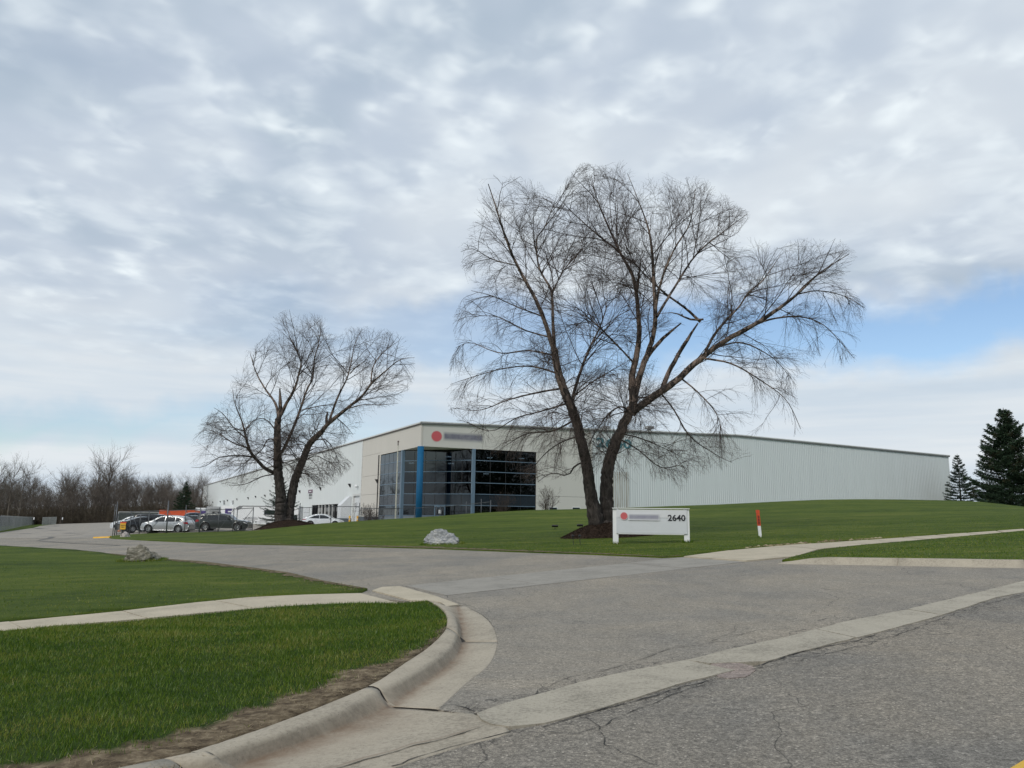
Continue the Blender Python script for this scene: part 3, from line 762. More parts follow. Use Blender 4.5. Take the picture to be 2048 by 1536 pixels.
CR = [(Z2([(130, 830), (300, 780), (420, 750), (560, 712), (700, 665), (800, 640)]), .022), (Z2([(300, 790), (350, 830), (370, 900), (440, 930), (520, 960), (600, 985)]), .012), (Z2([(140, 850), (260, 860), (380, 825), (480, 765), (640, 705), (780, 660)]), .014),
      (Z2([(90, 700), (100, 680), (240, 630), (380, 605), (520, 560), (640, 520), (760, 500), (880, 465), (1000, 440), (1140, 438)]), .012), (Z2([(950, 590), (1030, 570), (1100, 545), (1190, 525), (1330, 498), (1450, 462)]), .03), (Z2([(960, 600), (1100, 575), (1240, 540), (1400, 505), (1560, 450), (1740, 385), (1930, 330), (2048, 300)]), .014),
      (Z2([(1000, 385), (1090, 380), (1190, 378), (1220, 360), (1270, 350)]), .008), (Z2([(520, 560), (560, 530), (700, 500), (880, 455), (900, 425), (1050, 405), (1180, 400)]), .008), (Z2([(1230, 440), (1290, 455), (1350, 475)]), .016), (Z2([(1450, 330), (1600, 310), (1750, 305), (1900, 296), (2048, 262)]), .007),
      (Z1([(1900, 365), (1960, 410), (1990, 440), (2048, 430)]), .007), (Z1([(1880, 360), (1940, 380), (1960, 350), (2020, 340)]), .006), (Z1([(1480, 265), (1440, 240), (1530, 215), (1640, 205), (1720, 200), (1880, 195), (2048, 185)]), .012), (Z2([(0, 200), (120, 195), (260, 180), (420, 172), (560, 165), (660, 155)]), .012),
      (Z1([(1000, 190), (1150, 175), (1330, 150), (1620, 140), (2048, 150)]), .010), (Z1([(1750, 755), (1800, 745), (1850, 760), (1885, 770)]), .02), (Z1([(640, 255), (720, 230), (900, 225)]), .008),
      (Z2([(1100, 310), (1330, 320), (1500, 310), (1700, 320)]), .006), (Z2([(700, 280), (860, 290), (1060, 285), (1180, 300)]), .006), (Z1([(2045, 845), (1960, 870), (1850, 903), (1650, 968), (1580, 992)]), .018),
      (Z1([(1600, 262), (1700, 285), (1780, 305), (1840, 330), (1900, 350)]), .015), (Z1([(0, 100), (60, 107), (150, 112), (300, 122), (450, 138), (640, 158), (800, 168), (1000, 193), (1150, 213), (1300, 248), (1460, 275)]), .07),
      (Z1([(100, 83), (300, 90), (500, 98), (800, 104), (1200, 118), (1500, 128)]), .05), (Z1([(350, 66), (500, 68), (560, 60)]), .06)]
for k, (p, wd) in enumerate(CR):
    if False: pass
    V, F = ribbon(p, wd*(.6 if wd < .04 else 1), k); cr.add(V, F)
V, F = ribbon([(962, 1455), (900, 1470), (805, 1494), (682, 1529), (640, 1542)], .028, 91, .007); put('groove', V, F, mat('groove_stain', concrete((.30, .25, .195), .1, .1)), strip)
tag(cr.build('pavement_cracks', m_crack), kind='stuff')
m_tar = plain('tar_patch', (.11, .105, .10), .9, var=.3)
tp_ = MB()
for k, (p, wd) in enumerate([([(600, 650), (700, 662), (820, 660)], 1.3), ([(860, 690), (1000, 693), (1090, 688)], 1.0), ([(1100, 735), (1300, 740), (1490, 733)], .9), ([(720, 792), (1000, 785), (1200, 775), (1380, 760)], .5), ([(150, 752), (350, 748), (540, 750)], .8), ([(700, 850), (840, 830), (900, 800)], .5), ([(640, 865), (900, 890), (1300, 915), (1700, 930), (2040, 948)], .28), ([(800, 620), (900, 612), (1000, 616)], 1.6)]):
    V, F = ribbon([(x/8.533, 980+y/8.533) for x, y in p], wd, 200+k, .012); tp_.add(V, F)
tag(tp_.build('tar_patches', m_tar), kind='stuff')
# --- raised seam across the driveway with its yellow end
V, F = ribbon([(-60, 1077), (60, 1077), (190, 1075.5)], .12, 77, .012); tag(put('pavement_joint', V, F, m_crack), kind='structure')
yb = MB(); P0 = G(188, 1076.5); P1 = G(221, 1075.5); dd = Vector((P1[0]-P0[0], P1[1]-P0[1], 0)).normalized(); nn = Vector((-dd.y, dd.x, 0))
for a, b, h in ((P0, P1, .10),):
    n = 6; V = []
    for i in range(n+1):
        p = lerp(a, b, i/n)
        for o, z in ((-.16, 0), (-.11, h), (.11, h), (.16, 0)): V.append((p[0]+nn.x*o, p[1]+nn.y*o, Tf(*p)+z))
    F = [(i*4+j, (i+1)*4+j, (i+1)*4+j+1, i*4+j+1) for i in range(n) for j in range(3)]+[(0, 1, 2, 3), (n*4+3, n*4+2, n*4+1, n*4)]
    yb.add(V, F)
tag(yb.build('yellow_kerb_end', m_yellow), 'yellow painted kerb end where the driveway meets the gated lot', 'kerb')

# ------------------------------------------------------------------ grass blades
def scatter(name, poly, n, hmin, hmax, wd, m, offf, seed, dens_f=None, lean=.5):
    r = np.random.default_rng(seed); xs = [p[0] for p in poly]; ys = [p[1] for p in poly]
    X = r.uniform(min(xs), max(xs), n*3); Y = r.uniform(min(ys), max(ys), n*3)
    k = inpoly(X, Y, poly); px, py = project(X, np.maximum(Y, .5), T(X, Y)); k &= (px > -250) & (px < 2300) & (py < 1750) & (Y > 1)
    X, Y = X[k], Y[k]
    if dens_f is not None:
        k = r.random(len(X)) < dens_f(X, Y); X, Y = X[k], Y[k]
    X, Y = X[:n], Y[:n]; c = len(X); Z = T(X, Y)+offf(X, Y)-.004
    D = np.hypot(X, Y); ht = np.clip(17/D, .45, 1)*r.uniform(hmin, hmax, c)*(.75+.5*np.sin(X*2.1+Y*.7)**2*.5); ww = wd*(1+np.maximum(D-6, 0)*.10)
    th = r.uniform(0, 6.283, c); la = r.uniform(0, 6.283, c); le = ht*r.uniform(.1, lean, c)
    a = np.column_stack([X-np.cos(th)*ww/2, Y-np.sin(th)*ww/2, Z]); b = np.column_stack([X+np.cos(th)*ww/2, Y+np.sin(th)*ww/2, Z])
    t = np.column_stack([X+np.cos(la)*le, Y+np.sin(la)*le, Z+ht])
    V = np.stack([a, b, t], 1).reshape(-1, 3); F = np.arange(c*3).reshape(-1, 3)
    return tag(put(name, V, F, m), kind='stuff')
def patchn(x, y): return .5+.5*np.sin(x*3.1+2*np.sin(y*1.7))*np.sin(y*2.7+1.5*np.sin(x*2.3))
def dirtw(x, y):
    u, v = touv(x, y); d = dist_back(x, y)
    wdt = -.1+.45*sst((5.7-u)/2.6)+.22*patchn(x*1.7, y*1.7)+.05*np.sin(x*19+y*7)*np.sin(y*23)
    return sst((d-wdt+.16)/.30)
_a = VERGE[0].data.attributes.new('worn', 'FLOAT', 'POINT'); _v = VERGE[1]
_a.data.foreach_set('value', (1-dirtw(_v[:, 0], _v[:, 1])).astype(np.float32))
dA = lambda x, y: dirtw(x, y)*.97*np.clip(9/np.hypot(x, y), .45, 1)
scatter('grass', A_poly, 380000, .024, .060, .0052, m_blade, offA, 11, dA, .8)
_in = []
for i_ in range(0, len(backs)):
    a_, b_ = np.array(backs[max(i_-1, 0)]), np.array(backs[min(i_+1, len(backs)-1)]); d_ = (b_-a_)/max(1e-6, np.linalg.norm(b_-a_)); _in.append(tuple(np.array(backs[i_])+np.array([-abs(d_[1]) if False else d_[1], -d_[0]])*.95))
S_poly = backs+_in[::-1]
scatter('dead_grass', S_poly, 90000, .006, .034, .0068, m_straw, offA, 12, lambda x, y: np.clip(1.0-dirtw(x, y), .02, 1)*(.35+.65*patchn(x*3, y*3)), 5.)
scatter('grass', S_poly, 9000, .010, .035, .0055, m_blade, offA, 19, lambda x, y: (patchn(x*2.3+1, y*2.9) > .72)*.8, 1.5)
edge_near = lambda x, y: np.clip(14/np.hypot(x, y), .05, 1)**1.6
scatter('grass', B_poly, 190000, .018, .045, .007, m_blade, offB, 13, edge_near, .8)
scatter('grass', dens(D_poly, .6), 40000, .02, .05, .010, m_blade, lambda x, y: .03+.09*sst((12.2-touv(x, y)[1])/3.), 14, None, .8)
Cnear = [p for p in C_front if p[1] < 48]+[(25, 48), (-18, 48)]
scatter('grass', Cnear, 110000, .02, .05, .008, m_blade, lambda x, y: .035+0*x, 15, lambda x, y: np.clip(26/np.hypot(x, y), .05, 1)**2, .8)
def worn(name, line, w_, side, off, seed):
    rnd = random.Random(seed); a = dens(line+[line[-1]], .25)[:-1]; a = [p for i, p in enumerate(a) if i == 0 or math.dist(p, a[i-1]) > .02]; b = []
    keep_ = [a[0]]
    for p in a[1:]:
        if math.dist(p, line[0]) < 1e9: keep_.append(p)
    n = len(line); pts = []
    for p, q in zip(line[:-1], line[1:]):
        k = max(1, int(math.dist(p, q)/.25)); pts += [lerp(p, q, j/k) for j in range(k)]
    pts.append(line[-1]); out = []
    for i, p in enumerate(pts):
        u_ = pts[max(i-1, 0)]; v_ = pts[min(i+1, len(pts)-1)]; d = (v_[0]-u_[0], v_[1]-u_[1]); l = math.hypot(*d); ww = w_*rnd.uniform(.45, 1.2)*(.3+.7*math.sin(math.pi*i/(len(pts)-1)))
        out.append((p[0]-side*d[1]/l*ww, p[1]+side*d[0]/l*ww))
    poly = pts+out[::-1]; V, F = cdt(poly, .6, lambda x, y: T(x, y)+off(x, y), 0.)
    o = put(name, V, F, m_soil, smooth=True); at_ = o.data.attributes.new('worn', 'FLOAT', 'POINT'); at_.data.foreach_set('value', np.full(len(V), .62, np.float32)); tag(o, kind='structure')
worn('worn_edge', dl[:7], .42, 1, lambda x, y: offB(x, y)+.006, 1)
worn('worn_edge', df[2:]+[(4.5, 22.05)], .62, 1, lambda x, y: .042+0*x, 2)
cl_ = MB(); rr = random.Random(8)
for q in range(34):
    t_ = rr.random(); p = lerp((6.9, 24.6), (12.5, 27.75), t_); p = (p[0]+rr.uniform(-.15, .1), p[1]+rr.uniform(.0, .35)); s_ = rr.uniform(.03, .09); g_ = Tf(*p)+.03; k_ = len(cl_.v)
    ring = [(p[0]+s_*1.6*math.cos(a)*rr.uniform(.7, 1.2), p[1]+s_*math.sin(a)*rr.uniform(.7, 1.2), g_) for a in np.linspace(0, 5.3, 6)]; cl_.add(ring+[(p[0], p[1], g_+s_*rr.uniform(.4, .8))], [(i, (i+1) % 6, 6) for i in range(6)])
tag(cl_.build('turf_clods', m_straw), kind='stuff')
# straw along the worn lawn edge by the driveway
def band_poly(line, w_): return line+[(p[0]+w_*.35, p[1]+w_) for p in line[::-1]]
ce = dens(df+[(4.5, 22.05)], .5)[:-1]; ce = [p for p in ce if p[1] < 45 and p[1] > 22]; ce.sort(key=lambda p: p[0])
scatter('dead_grass', band_poly(ce, .55), 9000, .01, .04, .012, m_straw, lambda x, y: .035+0*x, 16, lambda x, y: .25+.75*patchn(x, y), 3.)
cs = [(7.2, 24.75), (8.4, 25.7), (10.1, 26.4), (12.5, 27.7)]
scatter('dead_grass', cs+[(p[0]-.12, p[1]+.35) for p in cs[::-1]], 1500, .02, .06, .03, m_straw, lambda x, y: .035+0*x, 17, lambda x, y: 1.*(patchn(x*1.3, y*1.3) > .55), 2.)
de = dens(dl[:5], .5)[:-12]
scatter('dead_grass', dl[:6]+[(p[0]-.35, p[1]-.25) for p in dl[:6][::-1]], 6000, .01, .03, .010, m_straw, offB, 18, lambda x, y: .2+.8*patchn(x, y), 3.)


def tufts(spots, seed):
    """longer grass left by the mower round posts, stones and roots"""
    r = np.random.default_rng(seed); out = []
    for x, y, rx_, ry_, n, h in spots:
        a = r.uniform(0, 6.283, n); k = r.uniform(.92, 1.25, n); X = x+np.cos(a)*rx_*k; Y = y+np.sin(a)*ry_*k; Z = T(X, Y)+.03
        th = r.uniform(0, 6.283, n); la = r.uniform(0, 6.283, n); ht = r.uniform(.4, 1, n)*h; w_ = .009
        a_ = np.column_stack([X-np.cos(th)*w_, Y-np.sin(th)*w_, Z]); b_ = np.column_stack([X+np.cos(th)*w_, Y+np.sin(th)*w_, Z]); c_ = np.column_stack([X+np.cos(la)*ht*.4, Y+np.sin(la)*ht*.4, Z+ht])
        out.append(np.stack([a_, b_, c_], 1).reshape(-1, 3))
    V = np.vstack(out); tag(put('grass_tufts', V, np.arange(len(V)).reshape(-1, 3), m_blade), kind='stuff')
_r1 = G(285, 1124); _r2 = G(883, 1091)
tufts([(3.72, 29.25, .15, .15, 260, .13), (6.13, 28.85, .15, .15, 260, .13), (9.23, 30.73, .08, .06, 90, .12), (_r1[0]-.05, _r1[1]+.1, .66, .50, 900, .12), (_r2[0], _r2[1]+.4, .74, .56, 900, .12)], 5)
# ------------------------------------------------------------------ tubes in bulk
def tubes(polys, radii, n=3):
    """polys (m, k, 3), radii (m, k) -> one mesh of open tubes"""
    P = np.asarray(polys, float); R = np.asarray(radii, float); m, k, _ = P.shape
    D = np.empty_like(P); D[:, 1:-1] = P[:, 2:]-P[:, :-2]; D[:, 0] = P[:, 1]-P[:, 0]; D[:, -1] = P[:, -1]-P[:, -2]
    D /= np.linalg.norm(D, axis=2, keepdims=True)+1e-9
    ref = np.where(np.abs(D[:, :1, 2:3]) > .8, np.array([1., 0, 0]), np.array([0, 0, 1.])); ref = np.broadcast_to(ref, P.shape)
    A = np.cross(D, ref); A /= np.linalg.norm(A, axis=2, keepdims=True)+1e-9; B = np.cross(D, A)
    th = np.arange(n)*2*math.pi/n
    V = P[:, :, None]+(A[:, :, None]*np.cos(th)[None, None, :, None]+B[:, :, None]*np.sin(th)[None, None, :, None])*R[:, :, None, None]
    b = (np.arange(m)*k*n)[:, None, None]+(np.arange(k-1)*n)[None, :, None]; j = np.arange(n)[None, None, :]; j2 = (j+1) % n
    F = np.stack(np.broadcast_arrays(b+j, b+j2, b+n+j2, b+n+j), -1).reshape(-1, 4)
    return V.reshape(-1, 3), F
def merge(parts):
    V = []; F = []; b = 0
    for v, f in parts: V.append(v); F.append(f+b); b += len(v)
    return np.vstack(V), np.vstack(F)
def resample(P, k):
    P = np.asarray(P, float); s = np.r_[0, np.cumsum(np.linalg.norm(np.diff(P, axis=0), axis=1))]; t = np.linspace(0, s[-1], k)
    return np.column_stack([np.interp(t, s, P[:, i]) for i in range(3)])
def spawn(rng, par, prad, count, ln, seg, r0, r1, ang, rise_, droop, wander, keep=None, t0=.15, t1=1., persp=.35, apical=True):
    """children (count per parent) that leave each parent polyline at random places; fully vectorised"""
    m, k, _ = par.shape
    if np.isscalar(count): count = np.full(m, count, int)
    count = np.asarray(count, int); idx = np.repeat(np.arange(m), count); n = len(idx); first = np.r_[0, np.cumsum(count)[:-1]]; first = first[count > 0]
    t = rng.uniform(t0, t1, n); 
    if apical: t[first] = 1.0
    f = t*(k-1); i = np.minimum(f.astype(int), k-2); fr = (f-i)[:, None]
    P0 = par[idx, i]*(1-fr)+par[idx, i+1]*fr; R0 = prad[idx, i]*(1-fr[:, 0])+prad[idx, i+1]*fr[:, 0]
    D = par[idx, i+1]-par[idx, i]; D /= np.linalg.norm(D, axis=1, keepdims=True)+1e-9
    rnd = rng.normal(size=(n, 3)); rnd[:, 1] *= .9; S = np.cross(D, rnd); S /= np.linalg.norm(S, axis=1, keepdims=True)+1e-9
    a = rng.normal(ang, .28, n); a[t >= 1.] *= .3
    d = D*np.cos(a)[:, None]+S*np.sin(a)[:, None]; d[:, 2] += rise_; d /= np.linalg.norm(d, axis=1, keepdims=True)
    L_ = ln*rng.uniform(.45, 1.25, n)*(1.15-.45*t); out = np.empty((n, seg+1, 3)); out[:, 0] = P0; st = (L_/seg)[:, None]
    for s in range(seg):
        d = d+rng.normal(size=(n, 3))*wander; d[:, 2] -= droop*(s+1)/seg; d /= np.linalg.norm(d, axis=1, keepdims=True); out[:, s+1] = out[:, s]+d*st
    rs = np.minimum(r0*rng.uniform(.7, 1.2, n), R0*.9); rr = rs[:, None]*(1-np.linspace(0, 1, seg+1))[None]+r1*np.linspace(0, 1, seg+1)[None]
    if keep is not None:
        q = keep(out[:, -1]) & keep(out[:, seg//2]); out, rr = out[q], rr[q]
    return out, rr
def bump_tube(pts, rad_, n, k, rng, rough=.10):
    """a limb with lumpy bark: resampled, rings jittered"""
    P = resample(pts, k); R = np.interp(np.linspace(0, 1, k), np.linspace(0, 1, len(rad_)), rad_)
    w_ = rng.normal(size=(k, 3))*.02; P = P+w_*R[:, None]*3
    V, F = tubes(P[None], R[None], n); V = V.reshape(k, n, 3); c = P[:, None]
    ang = np.arange(n)*2*math.pi/n
    rg = 1+.09*np.sin(ang*5+rng.uniform(0, 6))[None]*1+rng.normal(size=(k, n))*rough*.6
    V = c+(V-c)*rg[:, :, None]
    return V.reshape(-1, 3), F, P, R
def big_tree(name, label, origin, Y, scale_px, ox, oy, zoom, limbs, env, base_r, seed, counts, twig_r, barkm, group=None, mound=0.):
    rng = np.random.default_rng(seed)
    def W(p, dep): return np.array(AT(ox+p[0]/zoom, oy+p[1]/zoom, Y+dep))
    envp = [(ox+x/zoom, oy+y/zoom) for x, y in env]
    def keep(P):
        px, py = project(P[:, 0], P[:, 1], P[:, 2]); e = inpoly(px, py, envp)
        return e & (P[:, 2] > T(P[:, 0], P[:, 1])+1.1)
    root = thing(name, origin, label, 'tree', group)
    trunk = []; limbm = []; L0 = []; R0 = []
    fl = MB()
    for (pts, ra, dep, kind) in limbs:
        n = len(pts); P = np.array([W(p, dep[0]+(dep[1]-dep[0])*(i/(n-1))) for i, p in enumerate(pts)])
        P = np.array(catmull(P, 4)); ln = np.linalg.norm(np.diff(P, axis=0), axis=1).sum()
        k = max(8, int(ln/.28)); big = ra[0] > .11
        if kind != 'trunk': ra = tuple(x*.87 for x in ra)
        if kind == 'stub': ra = ra[:-1]+(ra[-1]*.45,)
        if kind == 'trunk': V, F, P2, R2 = bump_tube(P, ra, 16, int(ln/.12), rng, .07); trunk.append((V, F))
        else: V, F, P2, R2 = bump_tube(P, ra, 9 if big else 6, k, rng, .07); limbm.append((V, F))
        L0.append(resample(P2, 24)); R0.append(np.interp(np.linspace(0, 1, 24), np.linspace(0, 1, len(R2)), R2))
    L0 = np.array(L0); R0 = np.array(R0); kinds = [l[3] for l in limbs]
    def sel(*ks): q = np.array([k_ in ks for k_ in kinds]); return L0[q], R0[q]
    V, F = merge(trunk); put('trunk', V, F, barkm, root, smooth=True)
    V, F = merge(limbm); put('limb', V, F, barkm, root, smooth=True)
    a, b = sel('limb'); s = scale_px
    ll_ = np.linalg.norm(np.diff(a, axis=1), axis=2).sum(1); cw = np.maximum(3, np.round(counts[0]*ll_/ll_.mean()*(1.15-.25*(b[:, 0] > .1))))
    c1, r1 = spawn(rng, a, b, cw, 2.9*s, 9, .024*s, .007*s, .66, .10, -.01, .08, keep, .22, 1.)
    if counts[4]:
        dpar, dr = sel('trunk')
        c1b, r1b = spawn(rng, dpar, dr, counts[4], 2.4*s, 9, .026*s, .008*s, 1.25, .0, .10, .17, keep, .5, 1., apical=False); c1 = np.concatenate([c1, c1b]); r1 = np.concatenate([r1, r1b])
    dp, dr2 = sel('droop')
    c2, r2 = spawn(rng, c1, r1, counts[1], 1.5*s, 7, .010*s, .0042*s, .62, .04, .03, .09, keep, .15, 1.)
    d2, e2 = spawn(rng, dp, dr2, counts[1]*3, 1.5*s, 7, .011*s, .0045*s, .75, -.05, .16, .12, keep, .12, 1.)
    c3, r3 = spawn(rng, c2, r2, counts[2], .95*s, 5, .0046*s*twig_r, .0028*s*twig_r, .55, .02, .05, .07, keep, .1, 1.)
    d3, e3 = spawn(rng, d2, e2, counts[2], .90*s, 5, .0046*s*twig_r, .0028*s*twig_r, .55, -.02, .15, .08, keep, .1, 1.)
    c2 = np.concatenate([c2, d2]); r2 = np.concatenate([r2, e2]); c3 = np.concatenate([c3, d3]); r3 = np.concatenate([r3, e3])
    c4, r4 = spawn(rng, c3, r3, counts[3], .40*s, 2, .0032*s*twig_r, .0022*s*twig_r, .6, .0, .05, .06, keep, .2, 1.)
    V, F = merge([tubes(c1, r1, 5), tubes(c2, r2, 4)]); tag(put('branches', V, F, m_limb, root), kind='stuff')
    V, F = merge([tubes(c3, r3, 3), tubes(c4, r4, 3)]); tag(put('twigs', V, F, m_twig, root), kind='stuff')
    # curls of loose bark on the limbs
    rr = random.Random(seed)
    for P2, R2, kk in zip(L0, R0, kinds):
        if kk == 'droop': continue
        for _ in range(46 if kk == 'limb' else 30):
            i = rr.randrange(1 if kk == 'limb' else 11, 19); p = P2[i]+(P2[i+1]-P2[i])*rr.random(); r_ = R2[i]
            if r_ < .035: continue
            a_ = rr.uniform(0, 6.28); o = np.array([math.cos(a_), math.sin(a_), rr.uniform(-.4, .4)]); sz = rr.uniform(.03, .10)
            q = p+o*r_*.95; u = np.cross(o, [0, 0, 1.]); u /= np.linalg.norm(u); v = o*sz*.8+np.array([0, 0, rr.uniform(-.06, .05)])
            fl.add([q-u*sz*.5, q+u*sz*.5, q+u*sz*.4+v, q-u*sz*.3+v*.9], [(0, 1, 2, 3)])
    tag(fl.build('bark_curls', barkm, root), kind='stuff')
    return root
def mound(name, cx, cy, rx, h, seed, label):
    rng = np.random.default_rng(seed); V = []; F = []; nr, na = 18, 56; ph = rng.uniform(0, 6, 4)
    for i in range(nr+1):
        t = i/nr
        for j in range(na):
            a = 2*math.pi*j/na; k = rx*(1+.10*math.sin(2*a+ph[0])+.06*math.sin(5*a+ph[1])+.03*math.sin(11*a+ph[2])); x = cx+k*t*math.cos(a)*1.15; y = cy+k*t*math.sin(a)
            V.append((x, y, Tf(x, y)+h*(1-t**2)**1.25*(1)+.045*math.sin(9*a+3*t)*t*(1-t)+rng.normal()*.022*(1-t**4)+(-.03 if i == nr else .035)))
    for i in range(nr):
        for j in range(na): F.append((i*na+j, (i+1)*na+j, (i+1)*na+(j+1) % na, i*na+(j+1) % na))
    r = thing(name, (cx, cy, Tf(cx, cy)), label, 'mulch bed', 'mulch mounds round the birch trees')
    put('soil', np.array(V), F, m_mulch, r, smooth=True)
    m = 5000; t = np.sqrt(rng.uniform(0, 1.0, m)); a = rng.uniform(0, 6.283, m); k = rx*(1+.10*np.sin(2*a+ph[0])+.06*np.sin(5*a+ph[1]))
    x = cx+k*t*np.cos(a)*1.17; y = cy+k*t*np.sin(a)*1.02; z = T(x, y)+h*np.maximum(0, 1-t**2)**1.25+.06; c = np.column_stack([x, y, z])
    A = rng.normal(size=(m, 3)); A[:, 2] *= .35; A /= np.linalg.norm(A, axis=1, keepdims=True); B = np.cross(A, rng.normal(size=(m, 3))); B /= np.linalg.norm(B, axis=1, keepdims=True)
    V = np.stack([c-A*.035, c+A*.035, c+A*.03+B*.02, c-A*.03+B*.02], 1).reshape(-1, 3)
    tag(put('wood_chips', V, np.arange(m*4).reshape(-1, 4), m_mulch, r), kind='stuff')
TY = 35.6
tb = AT(1206, 1052, TY)
mound('mulch_mound', tb[0]+.10, TY, 1.62, tb[2]-Tf(tb[0], TY)+.10, 3, 'dark mulch mound behind the white sign, round the base of the largest birch')
BL = [ # trunks and limbs of the big birch, traced
 ([(604, 1462), (598, 1425), (580, 1330), (560, 1200), (522, 1040), (490, 960), (455, 860), (437, 760)], (.36, .27, .23, .21, .19, .17, .14), (-.05, -.9), 'trunk'),
 ([(634, 1462), (642, 1420), (640, 1290), (652, 1200), (690, 1090), (737, 990), (748, 950)], (.40, .30, .27, .25, .23, .20, .17), (.1, .3), 'trunk'),
 ([(440, 775), (400, 650), (360, 560), (290, 430), (250, 330), (215, 220), (185, 130)], (.12, .10, .08, .06, .04, .02), (-.9, -2.6), 'limb'),
 ([(440, 775), (432, 620), (428, 540), (380, 450), (372, 340), (400, 300), (440, 200)], (.11, .08, .06, .045, .03, .015), (-.9, .6), 'limb'),
 ([(428, 560), (470, 470), (520, 410), (560, 370)], (.045, .03, .02, .01), (-.6, 1.2), 'limb'),
 ([(508, 960), (530, 880), (570, 770), (610, 690), (640, 600), (640, 540)], (.10, .08, .06, .045, .03, .015), (-.6, 1.8), 'limb'),
 ([(742, 985), (736, 880), (752, 800), (765, 700), (755, 560), (738, 480), (690, 390), (640, 280), (600, 180), (580, 95)], (.19, .17, .15, .12, .11, .09, .07, .05, .03, .015), (.3, 1.6), 'limb'),
 ([(755, 560), (765, 470), (772, 412)], (.08, .06, .05), (.9, .7), 'stub'),
 ([(690, 390), (610, 330), (520, 250), (460, 190)], (.06, .04, .025, .012), (1.2, -.6), 'limb'),
 ([(742, 985), (760, 890), (790, 800), (822, 700), (826, 600), (820, 500), (815, 400), (800, 300), (760, 190), (720, 90)], (.16, .15, .13, .11, .10, .08, .06, .04, .02, .012), (.3, -1.6), 'limb'),
 ([(826, 610), (850, 500), (900, 380), (960, 280), (980, 150)], (.08, .06, .045, .03, .012), (-.8, -2.8), 'limb'),
 ([(832, 640), (905, 520), (985, 400), (1080, 320), (1180, 245)], (.08, .06, .045, .03, .012), (-.8, 1.8), 'limb'),
 ([(750, 900), (800, 790), (860, 720), (925, 665)], (.12, .10, .09, .08), (.3, 1.2), 'stub'),
 ([(735, 1010), (830, 940), (900, 890), (1000, 800), (1100, 730), (1180, 685), (1270, 630), (1370, 555), (1460, 470), (1570, 400)], (.20, .18, .165, .15, .13, .11, .09, .06, .035, .015), (.2, -1.8), 'limb'),
 ([(850, 925), (880, 850), (930, 760), (990, 665)], (.13, .11, .10, .08), (.2, .9), 'stub'),
 ([(1000, 660), (940, 605), (870, 555), (820, 510), (740, 430)], (.075, .06, .05, .04, .02), (.9, .4), 'limb'),
 ([(1010, 650), (960, 650), (900, 625), (840, 630)], (.06, .05, .03, .02), (.9, .2), 'stub'),
 ([(1015, 785), (1060, 700), (1150, 600), (1182, 550), (1240, 500), (1310, 400)], (.08, .07, .05, .04, .03, .012), (-.6, 1.4), 'limb'),
 ([(1180, 685), (1270, 650), (1380, 640), (1470, 670), (1540, 740), (1590, 800)], (.06, .05, .04, .025, .018, .01), (-1.0, .4), 'droop'),
 ([(1060, 760), (1160, 740), (1280, 800), (1350, 880)], (.05, .04, .025, .01), (-.8, 1.9), 'droop'),
 ([(1010, 800), (1120, 820), (1240, 890), (1330, 960), (1385, 1070)], (.055, .045, .03, .02, .01), (-.6, -2.2), 'droop'),
 ([(930, 880), (990, 930), (1060, 1010), (1090, 1110)], (.045, .035, .02, .01), (0, -1.8), 'droop'),
 ([(850, 935), (900, 1000), (960, 1100), (1060, 1170), (1120, 1200)], (.045, .035, .03, .02, .01), (.2, 1.2), 'droop'),
 ([(735, 1020), (700, 985), (650, 1010), (600, 1080), (560, 1150)], (.05, .04, .03, .02, .01), (.3, -1.4), 'droop'),
 ([(690, 1110), (760, 1150), (850, 1220), (930, 1210), (950, 1260)], (.045, .035, .03, .02, .01), (.2, -1.4), 'droop'),
 ([(700, 1090), (780, 1110), (870, 1150), (930, 1180)], (.04, .03, .02, .01), (.2, 1.6), 'droop'),
 ([(455, 860), (350, 830), (240, 840), (130, 870), (40, 900)], (.05, .04, .03, .02, .01), (-.8, -2.6), 'droop'),
 ([(440, 790), (340, 770), (230, 780), (120, 740), (60, 760)], (.05, .04, .03, .02, .01), (-.9, .8), 'droop'),
 ([(425, 720), (320, 690), (220, 640), (110, 640)], (.045, .035, .02, .01), (-1, 1.4), 'droop'),
 ([(395, 640), (290, 600), (200, 560), (120, 540)], (.04, .03, .02, .01), (-1.2, -3), 'droop'),
 ([(470, 915), (380, 930), (260, 960), (150, 1000), (50, 990)], (.055, .045, .03, .02, .01), (-.6, 1.6), 'droop'),
 ([(480, 975), (400, 1000), (290, 1030), (200, 1080), (110, 1050)], (.055, .04, .03, .02, .01), (-.6, -2.0), 'droop'),
 ([(510, 1040), (430, 1080), (330, 1090), (230, 1150)], (.05, .04, .025, .01), (-.5, .9), 'droop'),
 ([(535, 1100), (470, 1120), (400, 1170), (330, 1260)], (.045, .035, .02, .01), (-.4, -1.6), 'droop'),
 ([(560, 1200), (520, 1210), (490, 1250), (430, 1240), (375, 1275)], (.05, .04, .03, .02, .01), (-.3, -1.2), 'droop'),
 ([(520, 940), (600, 880), (690, 830), (740, 800)], (.04, .03, .02, .01), (-.4, 1.4), 'droop'),
 ([(300, 445), (200, 420), (130, 380), (80, 390)], (.03, .025, .018, .01), (-1.6, -2.8), 'droop'),
 ([(750, 825), (700, 770), (660, 730), (590, 660), (520, 620)], (.05, .045, .04, .03, .012), (.5, -1.4), 'limb'),
 ([(1370, 555), (1450, 540), (1550, 560), (1630, 605)], (.04, .03, .02, .01), (-1.4, .2), 'droop'),
]
